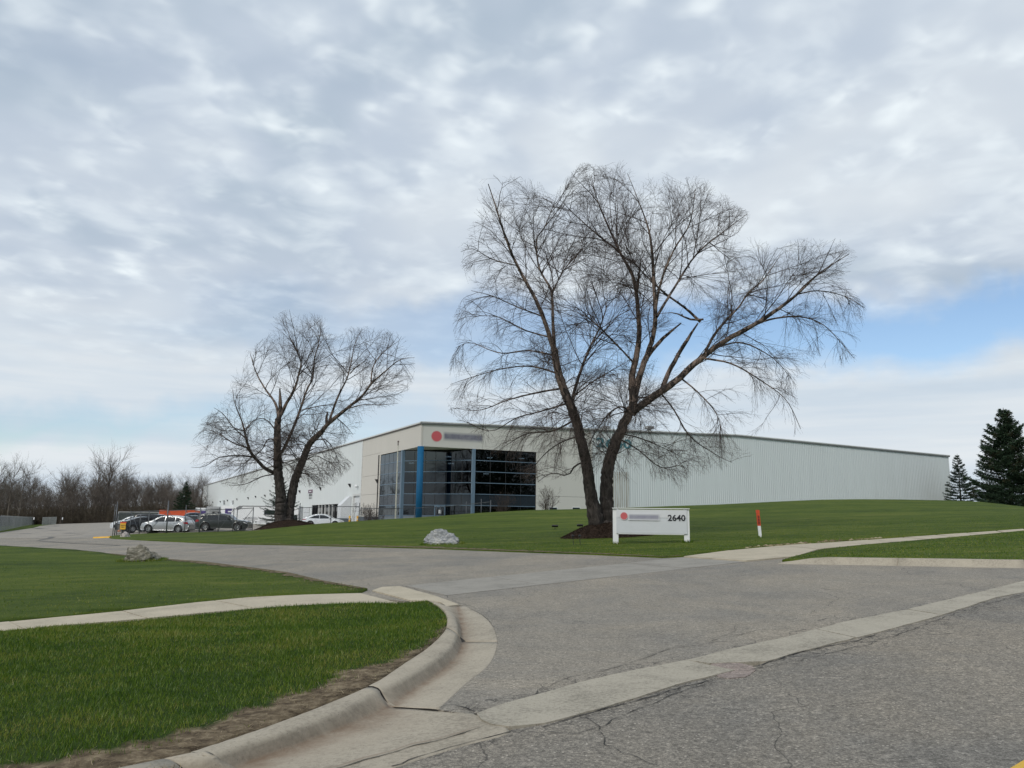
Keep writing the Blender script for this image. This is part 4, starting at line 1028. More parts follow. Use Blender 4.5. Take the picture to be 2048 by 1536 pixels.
ENV1 = [(8, 905), (55, 760), (45, 640), (105, 520), (60, 395), (125, 250), (155, 105), (250, 85), (370, 105), (430, 175), (480, 105), (540, 45), (640, 55), (700, 35), (840, 35), (900, 115), (1000, 85), (1080, 155), (1200, 245), (1155, 320), (1250, 345), (1290, 375), (1360, 335), (1540, 335), (1612, 405), (1562, 500), (1645, 608), (1602, 810), (1480, 900), (1395, 870), (1375, 960), (1402, 1090), (1300, 1130), (1140, 1200), (1090, 1235), (960, 1260), (930, 1330), (870, 1270), (740, 1290), (600, 1250), (560, 1290), (500, 1270), (420, 1275), (330, 1290), (200, 1180), (30, 1010)]
big_tree('birch_tree', 'largest bare birch with two leaning trunks rising from the mulch mound behind the white sign', (tb[0], TY, tb[2]-.1), TY, 1.0, 880, 300, 1.92, BL, ENV1, .3, 7, (16, 7, 7, 4, 24), 1.0, m_bark)
LY = 68.0
lb_ = AT(573, 1044, LY)
mound('mulch_mound', lb_[0]-.2, LY, 2.2, max(.5, lb_[2]-Tf(lb_[0], LY)+.12), 5, 'brown mulch mound at the lawn edge beside the parked cars, round the smaller birch')
BL2 = [
 ([(612, 1490), (605, 1440), (605, 1300), (590, 1150), (582, 900), (590, 790)], (.50, .42, .36, .33, .28, .24), (0, -.5), 'trunk'),
 ([(648, 1490), (655, 1440), (682, 1300), (702, 1200), (750, 1080), (800, 960), (880, 880)], (.48, .38, .34, .31, .28, .25, .21), (.2, .8), 'trunk'),
 ([(590, 800), (603, 720), (600, 590)], (.20, .17, .13), (-.5, -.6), 'stub'),
 ([(595, 790), (640, 700), (700, 590), (730, 480), (742, 420), (710, 330), (660, 230), (640, 130)], (.19, .16, .13, .10, .08, .05, .03, .015), (-.5, -2), 'limb'),
 ([(590, 770), (570, 690), (500, 590), (440, 480), (400, 350)], (.14, .11, .08, .05, .02), (-.5, 2.4), 'limb'),
 ([(602, 1030), (640, 970), (700, 830), (740, 720), (780, 600), (820, 520), (830, 400), (860, 280), (880, 140)], (.17, .15, .13, .11, .09, .07, .05, .03, .015), (-.2, 2.8), 'limb'),
 ([(595, 1165), (510, 1130), (430, 1050), (390, 980), (350, 820), (300, 690), (285, 600)], (.20, .17, .14, .11, .07, .04, .02), (0, -2.8), 'limb'),
 ([(880, 880), (930, 820), (1040, 730), (1150, 640), (1210, 560), (1300, 480), (1400, 400), (1500, 385)], (.20, .18, .14, .11, .09, .06, .04, .015), (.8, -1.5), 'limb'),
 ([(915, 830), (912, 790), (920, 745)], (.14, .12, .10), (.8, .8), 'stub'),
 ([(930, 810), (960, 720), (1000, 620), (1050, 520), (1080, 400), (1100, 300), (1150, 195)], (.13, .11, .09, .07, .05, .03, .015), (.8, 3.0), 'limb'),
 ([(1210, 560), (1222, 450), (1290, 350), (1400, 270)], (.08, .06, .04, .015), (-.4, 2.2), 'limb'),
 ([(1070, 490), (1120, 440), (1170, 410)], (.06, .05, .045), (2, 1.4), 'stub'),
 ([(730, 740), (850, 710), (980, 690), (1090, 650)], (.05, .04, .03, .015), (1, -1), 'droop'),
 ([(430, 1050), (330, 1040), (200, 1050), (100, 1110), (10, 1120)], (.09, .07, .05, .03, .015), (-1, -3.4), 'droop'),
 ([(400, 990), (300, 960), (200, 900), (90, 850)], (.08, .06, .04, .015), (-1.4, .6), 'droop'),
 ([(380, 930), (290, 850), (220, 760), (160, 720)], (.07, .05, .035, .015), (-1.8, -4.2), 'droop'),
 ([(575, 940), (520, 930), (480, 1000), (400, 1060), (300, 1150)], (.08, .06, .05, .035, .015), (-.3, 2.0), 'droop'),
 ([(590, 1160), (480, 1180), (370, 1230), (260, 1240)], (.07, .05, .035, .015), (0, 1.4), 'droop'),
 ([(580, 880), (510, 800), (430, 800), (380, 860)], (.07, .05, .035, .015), (-.4, -2.4), 'droop'),
 ([(760, 1080), (840, 1040), (930, 1080), (1070, 1090)], (.06, .045, .03, .012), (.6, -2.2), 'droop'),
 ([(830, 940), (900, 930), (960, 1000), (1000, 1100)], (.06, .045, .03, .012), (.8, 2.4), 'droop'),
 ([(720, 1150), (790, 1170), (850, 1230), (900, 1240)], (.06, .045, .03, .012), (.4, 1.4), 'droop'),
 ([(1040, 730), (1150, 700), (1260, 700), (1390, 690)], (.06, .045, .03, .012), (.2, -2.4), 'droop'),
 ([(980, 790), (1030, 830), (1090, 900)], (.05, .035, .015), (.4, 2.0), 'droop'),
 ([(610, 1080), (660, 1100), (700, 1140), (760, 1200)], (.05, .04, .03, .012), (-.2, -1.8), 'droop')]
ENV2 = [(-10, 1000), (50, 830), (170, 700), (262, 590), (270, 490), (380, 320), (515, 240), (550, 105), (640, 60), (780, 75), (915, 105), (945, 220), (1000, 225), (1040, 175), (1180, 172), (1375, 200), (1475, 255), (1508, 420), (1505, 530), (1415, 690), (1300, 730), (1160, 830), (1100, 910), (1010, 990), (1105, 1100), (965, 1240), (850, 1270), (700, 1240), (500, 1210), (360, 1300), (200, 1240), (70, 1140), (-10, 1130)]
big_tree('birch_tree', 'smaller two-trunk bare birch at the left with a broken stub, beside the fenced parking lot', (lb_[0], LY, lb_[2]-.1), LY, 1.42, 380, 600, 3.34, BL2, ENV2, .4, 21, (17, 7, 6, 3, 22), 1.0, m_bark2)

# ------------------------------------------------------------------ small bare trees and shrubs
def bare_tree(rng, h, spread, n1, n2, n3, rt, upright=.35, bushy=False, twr=.010):
    """trunk + crown arrays in local space"""
    tr = []; rr = []
    stems = 5 if bushy else 1
    for s in range(stems):
        k = 12; a = rng.uniform(0, 6.28); lean = rng.uniform(.15, .75) if bushy else rng.uniform(0, .10); z = np.linspace(0, h*(.55 if bushy else .92)*rng.uniform(.8, 1), k)
        w_ = np.cumsum(rng.normal(size=(k, 2))*.018*h/2, 0); x = z*lean*math.cos(a)+w_[:, 0]*(z/h); y = z*lean*math.sin(a)+w_[:, 1]*(z/h)
        tr.append(np.column_stack([x, y, z])); rr.append(np.linspace(rt, rt*.18, k))
    tr = np.array(tr); rr = np.array(rr)
    c1, r1 = spawn(rng, tr, rr, n1, spread, 6, rt*.38, rt*.10, .75, upright, -.03, .10, None, .12 if bushy else .28, 1.)
    c2, r2 = spawn(rng, c1, r1, n2, spread*.5, 4, rt*.14, rt*.05, .6, upright*.5, -.02, .12, None, .15, 1.)
    c3, r3 = spawn(rng, c2, r2, n3, spread*.28, 2, twr, twr*.6, .6, upright*.4, 0, .12, None, .1, 1.)
    return tubes(tr, rr, 7), merge([tubes(c1, r1, 4), tubes(c2, r2, 3), tubes(c3, r3, 3)])
protos = []
for i in range(6):
    rng = np.random.default_rng(50+i)
    (tv, tf), (cv, cf) = bare_tree(rng, 13, [4.2, 4.8, 3.6, 5.4, 4.4, 3.4][i], [26, 24, 30, 22, 28, 32][i], 6, 4, [.15, .19, .13, .21, .15, .12][i], .30, twr=.011)
    protos.append((mesh_from('trunk', tv, tf, m_wood, True), mesh_from('crown', cv, cf, m_wood)))
def copy_tree_mesh(pr, name, loc, sc, rz, label, group, parts=('trunk', 'crown')):
    o = bpy.data.objects.new(name, None); o.location = loc; o.rotation_euler = (0, 0, rz); o.scale = (sc, sc, sc) if np.isscalar(sc) else sc; link(o)
    tag(o, label, 'tree', group)
    for nm, me in zip(parts, pr): link(bpy.data.objects.new(nm, me), o)
    return o
rw = random.Random(9)
WOOD = 'bare grey-brown tree in the dense woods behind the far end of the lot'
n_w = 0
for row, (Yr, hh) in enumerate(((238, 11.5), (250, 13), (262, 14), (276, 15), (292, 16), (310, 17))):
    px = -60+row*5
    while px < 415:
        X = ray(px, 1034)[0]; yy = Yr+rw.uniform(-5, 5)
        h_ = hh*rw.uniform(.66, 1.16)*(.92 if 60 < px < 130 else 1.)*(1.0-.12*max(0, (px-250)/160))
        copy_tree_mesh(protos[rw.randrange(6)], 'woods_tree', (X*yy, yy, Tf(X*yy, yy)-.3), h_/13, rw.uniform(0, 6.28), WOOD, 'bare trees of the woods behind the lot')
        px += rw.uniform(11, 19); n_w += 1
# tall ones that stand out
for px, top, yy, pi, lab in ((200, 911, 236, 1, 'tall bare tree on the left of the pair that stands out above the woods'), (219, 908, 240, 3, 'tall bare tree on the right of the pair that stands out above the woods'),
                         (8, 915, 205, 2, 'tall bare tree at the very left edge of the picture, above the slatted fence'), (28, 922, 215, 0, 'bare tree second from the left edge, above the slatted fence'), (48, 918, 212, 4, 'bare leaning tree third from the left edge, above the slatted fence'),
                         (130, 948, 232, 5, 'slim bare tree just left of the tall pair in the woods'), (343, 962, 225, 4, 'spreading bare tree just left of the dark spruce behind the lot'), (392, 968, 230, 1, 'bare tree between the dark spruce and the far corner of the warehouse')):
    x, y, z = AT(px, top, yy); g = Tf(x, y)-.2; copy_tree_mesh(protos[pi], 'bare_tree', (x, y, g), (z-g)/13.3, rw.uniform(0, 6), lab, None)
# brush under the woods
def brush_stuff():
    rng = np.random.default_rng(31); n = 26000; X = rng.uniform(ray(-90, 1034)[0], ray(418, 1034)[0], n); Y = rng.uniform(230, 262, n); x = X*Y; y = Y
    z = T(x, y)-.2+rng.uniform(0, 1, n)**1.5*4.2; L_ = rng.uniform(.8, 2.4, n); d = rng.normal(size=(n, 3)); d[:, 2] = np.abs(d[:, 2])+1.1; d /= np.linalg.norm(d, axis=1, keepdims=True)
    P = np.stack([np.column_stack([x, y, z]), np.column_stack([x, y, z])+d*L_[:, None]*.5+rng.normal(size=(n, 3))*.1, np.column_stack([x, y, z])+d*L_[:, None]], 1)
    R = np.column_stack([rng.uniform(.03, .06, n), np.full(n, .03), np.full(n, .008)])
    V, F = tubes(P, R, 3); tag(put('undergrowth', V, F, m_brush), kind='stuff')
    # leaf litter and brambles closing the foot of the woods
    m = 30000; X = rng.uniform(ray(-90, 1034)[0], ray(418, 1034)[0], m); Y = rng.uniform(232, 275, m); x = X*Y; z = T(x, Y)-.3+rng.uniform(0, 1, m)**1.3*3.4
    c = np.column_stack([x, Y, z]); a = rng.normal(size=(m, 3)); a /= np.linalg.norm(a, axis=1, keepdims=True); b = np.cross(a, rng.normal(size=(m, 3))); b /= np.linalg.norm(b, axis=1, keepdims=True); s = rng.uniform(.12, .42, (m, 1))
    V = np.stack([c-a*s, c+b*s*.7, c+a*s], 1).reshape(-1, 3); tag(put('bramble', V, np.arange(m*3).reshape(-1, 3), m_brush), kind='stuff')
brush_stuff()
# unseen trees added behind and right of the viewer to darken the glass reflections
def belt():
    rng = np.random.default_rng(19); out = []
    spots = [(x+rng.uniform(-2, 2), -34+rng.uniform(-5, 3), rng.uniform(23, 28)) for x in np.arange(-60, 50, 4.2)]+[(58+6*k+rng.uniform(-2, 2), 36-9*k+rng.uniform(-3, 3), rng.uniform(19, 24)) for k in range(8)]+[(66+6*k, 42-9*k, 24) for k in range(8)]
    for x, y, h in spots:
        n = 2600; z = h*(1-rng.uniform(0, 1, n)**.6)+.3; r = (h*.24)*(1-z/h)**.75*np.sqrt(rng.uniform(.1, 1, n)); a = rng.uniform(0, 6.283, n)
        c = np.column_stack([x+r*np.cos(a), y+r*np.sin(a), z+float(T(x, max(y, 1.)))]); A = rng.normal(size=(n, 3)); A /= np.linalg.norm(A, axis=1, keepdims=True); B = np.cross(A, rng.normal(size=(n, 3))); B /= np.linalg.norm(B, axis=1, keepdims=True); s = rng.uniform(.3, .8, (n, 1))
        out.append(np.stack([c-A*s*.5, c+B*s*.4, c+A*s*.6], 1).reshape(-1, 3))
    V = np.vstack(out); tag(put('added_tree_belt', V, np.arange(len(V)).reshape(-1, 3), m_ndl), kind='stuff')
belt()
def small(name, label, cat, px, py, yy, top, seed, spread, bushy, rt, n=(26, 6, 5), twr=.008, foot=None, m1=m_limb):
    rng = np.random.default_rng(seed); x, y, z = AT(px, top, yy); g = Tf(x, y) if foot is None else foot; h = z-g
    (tv, tf), (cv, cf) = bare_tree(rng, h/1.02, spread, *n, rt, .35, bushy, twr); k = h/max(cv[:, 2].max(), .1); S = np.array([1, 1, k])
    o = thing(name, (x, y, g-.05), label, cat); put('trunk', tv*S, tf, m1, o, True, world=False); put('crown', cv*S, cf, m1, o, world=False); return o

# ------------------------------------------------------------------ spruces
def spruce(name, label, px, top, yy, base_w, seed, m, dens_=1., foot=None, taper=1., gappy=0., levels=34, up=0.):
    rng = np.random.default_rng(seed); x, y, z = AT(px, top, yy); g = Tf(x, y)-.2 if foot is None else foot; h = z-g
    o = thing(name, (x, y, g), label, 'tree')
    t = MB(); t.tube([(0, 0, 0), (0.03, 0, h*.5), (0, 0, h*.99)], [h*.017, h*.010, h*.002], 8); t.build('trunk', m_limb, o, True, world=False)
    bt = []; br = []; Vc = []; Fn = []
    for l in range(levels):
        f = (l+.5)/levels; zz = h*(.04+.93*f); n = int(rng.integers(7, 11)*(1 if f < .85 else .7)); L_ = base_w*(1-f)**taper*rng.uniform(.86, 1.1)+.03*h*.6
        for k in range(n):
            a = rng.uniform(0, 6.28); ll = L_*rng.uniform(.65, 1.12); d = np.array([math.cos(a), math.sin(a)]); s = np.linspace(0, 1, 6)
            dz = ll*(-.38*s*(1-f)+.30*s**2+ (up+.25*f)*s)
            P = np.column_stack([d[0]*ll*s, d[1]*ll*s, zz+dz]); bt.append(P); br.append(np.linspace(.02, .006, 6)*h/8)
            m_ = int(34*dens_*ll/(h*.1)+8); q = rng.uniform(.12, 1., m_)**.75
            c = np.column_stack([np.interp(q, s, P[:, i]) for i in range(3)]); wdt = ll*.20*(1.15-q)+.05*h/8
            side = np.array([-d[1], d[0], 0]); c = c+side[None]*rng.normal(size=(m_, 1))*wdt[:, None]+np.array([0, 0, 1])*(rng.normal(size=(m_, 1))*.035-.05*np.abs(rng.normal(size=(m_, 1))))*h/8
            A = np.array([d[0], d[1], .1])[None]+rng.normal(size=(m_, 3))*.6; A /= np.linalg.norm(A, axis=1, keepdims=True); B = np.cross(A, rng.normal(size=(m_, 3))); B /= np.linalg.norm(B, axis=1, keepdims=True)
            sz = (rng.uniform(.10, .24, (m_, 1)))*h/9
            Vc.append(np.stack([c-A*sz*.5+B*sz*.16, c-A*sz*.4-B*sz*.16, c+A*sz*.8], 1).reshape(-1, 3))
    V = np.vstack(Vc); put('crown', V, np.arange(len(V)).reshape(-1, 3), m, o, world=False)
    V, F = tubes(np.array(bt), np.array(br), 3); tag(put('boughs', V, F, m_limb, o, world=False), kind='stuff'); return o
spruce('spruce_tree', 'tall dense dark spruce at the right edge of the picture', 2006, 813, 104, 5.9, 3, m_ndl, 2.6, foot=1.2, taper=.80, levels=40, up=.10)
spruce('spruce_tree', 'shorter spruce at the far right corner of the warehouse', 1914, 906, 113, 3.1, 4, m_ndl2, 1.3, foot=1.8, taper=.85, levels=26)
spruce('spruce_tree', 'lone dark spruce in front of the bare woods, left of the warehouse', 373, 960, 222, 4.2, 5, m_ndl, 1.8, taper=.95, levels=26)
spruce('spruce_tree', 'small open-branched spruce right behind the trunks of the smaller birch', 563, 958, 80, 2.25, 6, m_ndl2, .8, taper=.62, levels=18, up=.05)
small('small_tree', 'small bare vase-shaped tree between the glass entrance and the low windows', 'tree', 1093, 1018, 83, 967, 71, 1.1, True, .05, (9, 5, 4), .009)
small('small_tree', 'small bare spreading tree standing before the dark entrance glass', 'tree', 1003, 1024, 82.5, 974, 72, 1.3, True, .05, (9, 5, 4), .009)
small('shrub', 'bare round shrub at the corner of the cream wall, left of the glass', 'shrub', 738, 1040, 92, 1003, 73, .9, True, .04, (12, 5, 4), .010)
small('sapling', 'thin bare sapling before the white loading door of the warehouse', 'tree', 709, 1030, 96, 1001, 74, .7, False, .035, (14, 4, 3), .010)
rw2 = random.Random(4)
for k, pxx in enumerate((744, 752)):
    small('shrub', ['low bare shrub directly left of the dark glass edge', 'lowest bare shrub touching the corner of the dark glass'][k], 'shrub', pxx, 1040, 91, (1014, 1020)[k], 80+k, .7, True, .03, (9, 4, 4), .010)
# ------------------------------------------------------------------ the warehouse
C0 = np.array([-9.38, 85.0]); LA = rad(-26.53); RA = rad(66.0)
Ld = np.array([math.sin(LA), math.cos(LA)]); Rd = np.array([math.sin(RA), math.cos(RA)])
Ln = np.array([-Ld[1], Ld[0]]); Rn = np.array([Rd[1], -Rd[0]])
ZB = -.6; ZE = 11.52; ZR = 12.42; SR = 41.; SL = 78.6; WL = 195.
def fl(a, o, z): q = C0+Ld*a+Ln*o; return (q[0], q[1], z)
def fr(a, o, z): q = C0+Rd*a+Rn*o; return (q[0], q[1], z)
def ztop(s): return ZE+(ZR-ZE)*s/SR if s < SR else ZR-(ZR-ZE)*(s-SR)/(SL-SR)
bld = thing('warehouse', (C0[0], C0[1], 0), 'long white ribbed-metal warehouse with a cream corner and dark glass entrance', 'building')
def panel_grid(frm, a_edges, z_edges, m, o0=-.18, o1=0., top=None):
    for i in range(len(a_edges)-1):
        for j in range(len(z_edges)-1):
            b = MB(); g = .012; a0, a1, z0, z1 = a_edges[i]+g, a_edges[i+1]-g, z_edges[j]+g, z_edges[j+1]-g
            b.fbox(frm, a0, a1, o0, o1, z0, z1)
            if top is not None and j == len(z_edges)-2:
                P = [frm(a0, o0, z0), frm(a1, o0, z0), frm(a1, o1, z0), frm(a0, o1, z0), frm(a0, o0, top(a0)), frm(a1, o0, top(a1)), frm(a1, o1, top(a1)), frm(a0, o1, top(a0))]; b.v = [tuple(p) for p in P]
            b.build('panel', m, bld)
panel_grid(fl, [0.0, 6.75, 13.5], [9.17, ZE-.02], m_cream)
panel_grid(fl, [13.5, 20.9], [ZB, 2.3, 4.62, 6.88, 9.44, ZE-.02], m_cream)
panel_grid(fr, [0.19, 6.9, 13.3], [9.17, 11.], m_cream2, top=lambda s: ztop(s)-.03)
panel_grid(fr, [13.3, 20.3], [ZB, 4.4, 9.17, 11.], m_cream2, top=lambda s: ztop(s)-.03)
# ribbed cladding
def ribs(frm, a0, a1, z0, zt, m, pitch=.30, dep=.026, o=0.):
    V = []; F = []; n = int(round((a1-a0)/pitch)); a = a0
    for i in range(n+1):
        for da, oo in ((0, 0), (.62*pitch, 0), (.70*pitch, dep), (.92*pitch, dep)):
            q = a0+i*pitch*(a1-a0)/(n*pitch)+da
            if q > a1+1e-6: break
            zz_ = zt(q) if callable(zt) else zt
            V.append(frm(q, o+oo, z0)); V.append(frm(q, o+oo, zz_))
    k = len(V)//2
    F = np.array([(2*i, 2*i+2, 2*i+3, 2*i+1) for i in range(k-1)]); return np.array(V), F
def join(l): return merge([x for x in l])
V, F = ribs(fr, 23.6, SL, ZB, lambda s: ztop(s)-.03, m_metal); put('cladding', V, F, m_metal, bld)
V, F = join([ribs(fr, 20.3, 23.6, ZB, 5.6, m_metal), ribs(fr, 20.3, 23.6, 5.6, lambda s: ztop(s)-.03, m_metal)]); put('cladding', V[:len(V)//2*0+len(V)], F, m_metal, bld)
V, F = ribs(fr, 22.6, 25.2, ZB, 7.4, m_rust, .30, .05, .004); put('stained_cladding', V, F, m_rust, bld)
segs = [(20.9, 21.3, ZB, ZE), (21.3, 24.7, 4.85, ZE), (24.7, 31.6, ZB, ZE), (31.6, 47.0, 3.70, ZE), (47.0, 57.0, ZB, ZE), (57., WL, ZB, ZE)]
V, F = join([ribs(fl, a, b, c, d-.03, m_metal2, .45, .045) for a, b, c, d in segs]); put('cladding', V, F, m_metal2, bld)
# corner trims, eave flashing, painted rake shadow line, roof
b = MB(); b.fbox(fl, 20.88, 21.02, .0, .09, ZB, ZE-.05); b.build('corner_trim', m_trimw, bld)
b = MB(); b.fbox(fr, 20.22, 20.38, .0, .10, ZB, ztop(20.3)-.06); b.build('corner_trim', m_trimw, bld)
b = MB(); b.fbox(fl, -.12, WL, -.2, .14, ZE-.02, ZE+.16); b.build('eave_flashing', m_brown, bld)
b = MB(); b.fbox(fl, -.12, WL, .141, .17, ZE+.05, ZE+.19); b.build('eave_edge', m_trimw, bld)
def rake(s0, s1, o0, o1, d0, d1, nm, m):
    b = MB(); P = [fr(s, o, ztop(s)+d) for s, d in ((s0, d0), (s1, d0)) for o in (o0, o1)]+[fr(s, o, ztop(s)+d) for s, d in ((s0, d1), (s1, d1)) for o in (o0, o1)]
    b.add(P, [(0, 1, 3, 2), (4, 6, 7, 5), (0, 2, 6, 4), (1, 5, 7, 3), (0, 4, 5, 1), (2, 3, 7, 6)]); return b.build(nm, m, bld)
for s0, s1 in ((-.12, SR), (SR, SL+.1)):
    rake(s0, s1, -.2, .16, -.02, .12, 'rake_shadow_line', m_trim); rake(s0, s1, -.2, .20, .125, .24, 'rake_trim', m_trimw)  # grey strip below the pale rake trim stands in for its shadow line
V = [fr(0, -.1, ZE+.1), fr(SR, -.1, ZR+.1), fr(SL, -.1, ZE+.1)]; e = np.array([Ld[0]*WL, Ld[1]*WL, 0]); V += [tuple(np.array(v)+e) for v in V]
put('roof', np.array(V), [(0, 1, 4, 3), (1, 2, 5, 4)], m_trimw, bld)
b = MB(); e2 = fr(SL, 0, 0)
def fe(a, o, z): q = C0+Rd*SL+Ld*a+Rd*o; return (q[0], q[1], z)
b.fbox(fe, 0.1, WL, -.2, 0, ZB, ZE-.05); b.build('end_wall', m_metal, bld)
def fk(a, o, z): q = C0+Ld*WL+Rd*a+Ld*o; return (q[0], q[1], z)
b = MB(); b.fbox(fk, 0.1, SL-.3, -.2, 0, ZB, ZE-.05); b.build('end_wall', m_metal, bld)
# glazing: rows and upright divisions
ROWS = [2.10, 3.22, 4.41, 5.60, 6.79, 7.98, 9.12]
def glazing(frm, a_edges, m_div=.035, o=0., skip=()):
    for j in range(6):
        for i in range(len(a_edges)-1):
            if (i, j) in skip: continue
            b = MB(); b.fbox(frm, a_edges[i]+.03, a_edges[i+1]-.03, o-.03, o-.006, ROWS[j]+.04, ROWS[j+1]-.04)
            b.build('pane', m_spandrel if j == 1 else m_glass, bld)
    for j in range(6):
        b = MB(); b.fbox(frm, a_edges[0], a_edges[-1], o-.06, o+.05, ROWS[j]-.035, ROWS[j]+.035); b.build('mullion', m_bluealu if j else m_bluealu, bld)
    for i in range(len(a_edges)):
        b = MB(); b.fbox(frm, a_edges[i]-.02, a_edges[i]+.02, o-.052, o+.004, ROWS[0], ROWS[6]); b.build('mullion', m_dark, bld)
glazing(fl, [5.62, 7.2, 8.75, 10.3, 11.85, 13.35])
glazing(fr, [6.05, 7.85, 9.65, 11.45, 13.25])
PA = C0+Ld*5.45; PB = C0+Rd*5.85; chl = np.linalg.norm(PB-PA); Cd = (PB-PA)/chl; Cn = np.array([Cd[1], -Cd[0]])
def fc(a, o, z): q = PA+Cd*a+Cn*o; return (q[0], q[1], z)
dh = chl*.62
glazing(fc, [.12, chl*.17, chl*.33, chl*.475, chl*.63, chl*.70, chl*.85, chl-.12], skip=((3, 0),))
for frm, a in ((fl, 5.45), (fr, 5.90)):
    b = MB(); b.fbox(frm, a-.17, a+.17, -.17, .17, ZB, 9.16); b.build('corner_post', m_bluealu, bld)
b = MB(); b.tube([fl(-.0, -.0, 0)[:2]+(ZB,), fl(0, 0, 0)[:2]+(9.16,)], .33, 28); col_ = b.build('column', m_bluecol, bld, smooth=True)
# entrance door in the recess
b = MB(); a0, a1 = chl*.475, chl*.63
for x0, x1, z0, z1 in ((a0, a0+.10, ROWS[0]-.9, ROWS[1]), (a1-.10, a1, ROWS[0]-.9, ROWS[1]), (a0+.10, a1-.10, ROWS[1]-.22, ROWS[1]-.04)): b.fbox(fc, x0, x1, -.05, .06, z0, z1)
dr = b.build('door', m_bluealu, bld)
b = MB(); b.fbox(fc, a0+.13, a1-.13, -.03, -.008, ROWS[0]-.9, ROWS[1]-.25); b.build('pane', m_glass, dr)
b = MB(); b.fbox(fc, (a0+a1)/2-.14, (a0+a1)/2+.14, .0, .012, 2.35, 2.72); b.build('notice', m_white, dr)
b = MB(); b.fbox(fc, -.3, chl+.3, -.25, .0, ZB, ROWS[0]-.04)
b.fbox(fl, 5.6, 13.4, -.25, 0, ZB, ROWS[0]-.04); b.fbox(fr, 6.05, 13.3, -.25, 0, ZB, ROWS[0]-.04); b.build('plinth', plain('blue_grey_plinth', (.16, .19, .22), .6), bld)
b = MB(); b.add([fl(.15, -.15, 9.165), fl(5.5, -.15, 9.165), fr(5.9, -.15, 9.165), fl(.15, -.15, 9.3), fl(5.5, -.15, 9.3), fr(5.9, -.15, 9.3)], [(0, 2, 1), (3, 4, 5), (0, 1, 4, 3), (1, 2, 5, 4), (2, 0, 3, 5)]); b.build('soffit', m_cream2, bld)
# rooms behind the glass
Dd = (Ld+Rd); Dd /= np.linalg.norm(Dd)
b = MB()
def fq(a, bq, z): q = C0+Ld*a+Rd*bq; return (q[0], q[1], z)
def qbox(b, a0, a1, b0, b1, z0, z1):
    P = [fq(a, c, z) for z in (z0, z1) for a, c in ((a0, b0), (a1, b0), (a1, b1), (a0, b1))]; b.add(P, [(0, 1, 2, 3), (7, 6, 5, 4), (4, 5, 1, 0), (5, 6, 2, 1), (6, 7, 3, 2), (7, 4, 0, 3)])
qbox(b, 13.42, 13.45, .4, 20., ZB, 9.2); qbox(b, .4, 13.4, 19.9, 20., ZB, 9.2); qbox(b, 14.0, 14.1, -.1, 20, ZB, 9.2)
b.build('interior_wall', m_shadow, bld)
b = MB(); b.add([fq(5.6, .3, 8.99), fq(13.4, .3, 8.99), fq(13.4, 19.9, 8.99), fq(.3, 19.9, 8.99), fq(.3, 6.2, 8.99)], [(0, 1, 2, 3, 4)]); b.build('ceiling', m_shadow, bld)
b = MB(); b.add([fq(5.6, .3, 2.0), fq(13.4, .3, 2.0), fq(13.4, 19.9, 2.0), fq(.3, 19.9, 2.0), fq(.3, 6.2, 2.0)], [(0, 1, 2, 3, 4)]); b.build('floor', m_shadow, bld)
def emis(): 
    e_ = N('ShaderNodeEmission'); e_.inputs[0].default_value = (1, .95, .85, 1); e_.inputs[1].default_value = 14.; return e_.outputs[0]
m_lamp = mat('lit_lamp', emis)
for px, py, zz_ in ((824, 926, 8.0), (897, 913.5, 8.7), (902, 927, 7.9), (979.6, 915.5, 8.75), (1043, 917, 8.6), (972, 947.5, 6.9)):
    X, rz = ray(px, py); t = (zz_-HC)/rz
    b = MB(); b.box((X*t, t, zz_), (.62, .34, .08)); o = b.build('ceiling_light', m_lamp, bld)
# low windows in the cream wall
for px in (1106, 1152):
    X = ray(px, 1018)[0]; A_ = np.array([[X, -Rd[0]], [1, -Rd[1]]]); t, s_ = np.linalg.solve(A_, C0); zt_ = HC+ray(px, 1014)[1]*t
    b = MB(); b.fbox(fr, s_-.52, s_+.52, .002, .05, zt_-.9, zt_)
    wdw = b.build('window', m_white, bld); b = MB(); b.fbox(fr, s_-.46, s_+.46, .052, .06, zt_-.84, zt_-.06); b.build('pane', m_spandrel, wdw)
# loading side
b = MB(); b.fbox(fl, 21.55, 24.45, -.25, -.2, ZB, 4.6); b.build('dock_door', m_offwhite, bld)
b = MB(); b.fbox(fl, 21.3, 21.55, -.3, .03, ZB, 4.85); b.fbox(fl, 24.45, 24.7, -.3, .03, ZB, 4.85); b.fbox(fl, 21.55, 24.45, -.3, .03, 4.6, 4.85); b.build('door_frame', m_trimw, bld)
# sloped stair enclosure
b = MB(); V = []
for a_ in (25.2, 26.9): V += [fl(a_, .05, ZB), fl(a_, 1.35, ZB), fl(a_, 1.35, 3.45), fl(a_, .25, 4.56), fl(a_, .05, 4.56)]
b.add(V, [(0, 1, 2, 3, 4), (9, 8, 7, 6, 5), (0, 5, 6, 1), (1, 6, 7, 2), (2, 7, 8, 3), (3, 8, 9, 4), (4, 9, 5, 0)]); b.build('stair_enclosure', m_offwhite, bld)
m_base = plain('grey_base', (.10, .12, .14), .7)
b = MB(); b.fbox(fl, 24.9, 31.3, .0, 1.6, ZB, 1.75); b.build('base_wall', m_base, bld)
b = MB(); b.fbox(fl, 13.2, 20.6, .05, .5, ZB, 1.95); b.build('base_wall', m_base, bld)
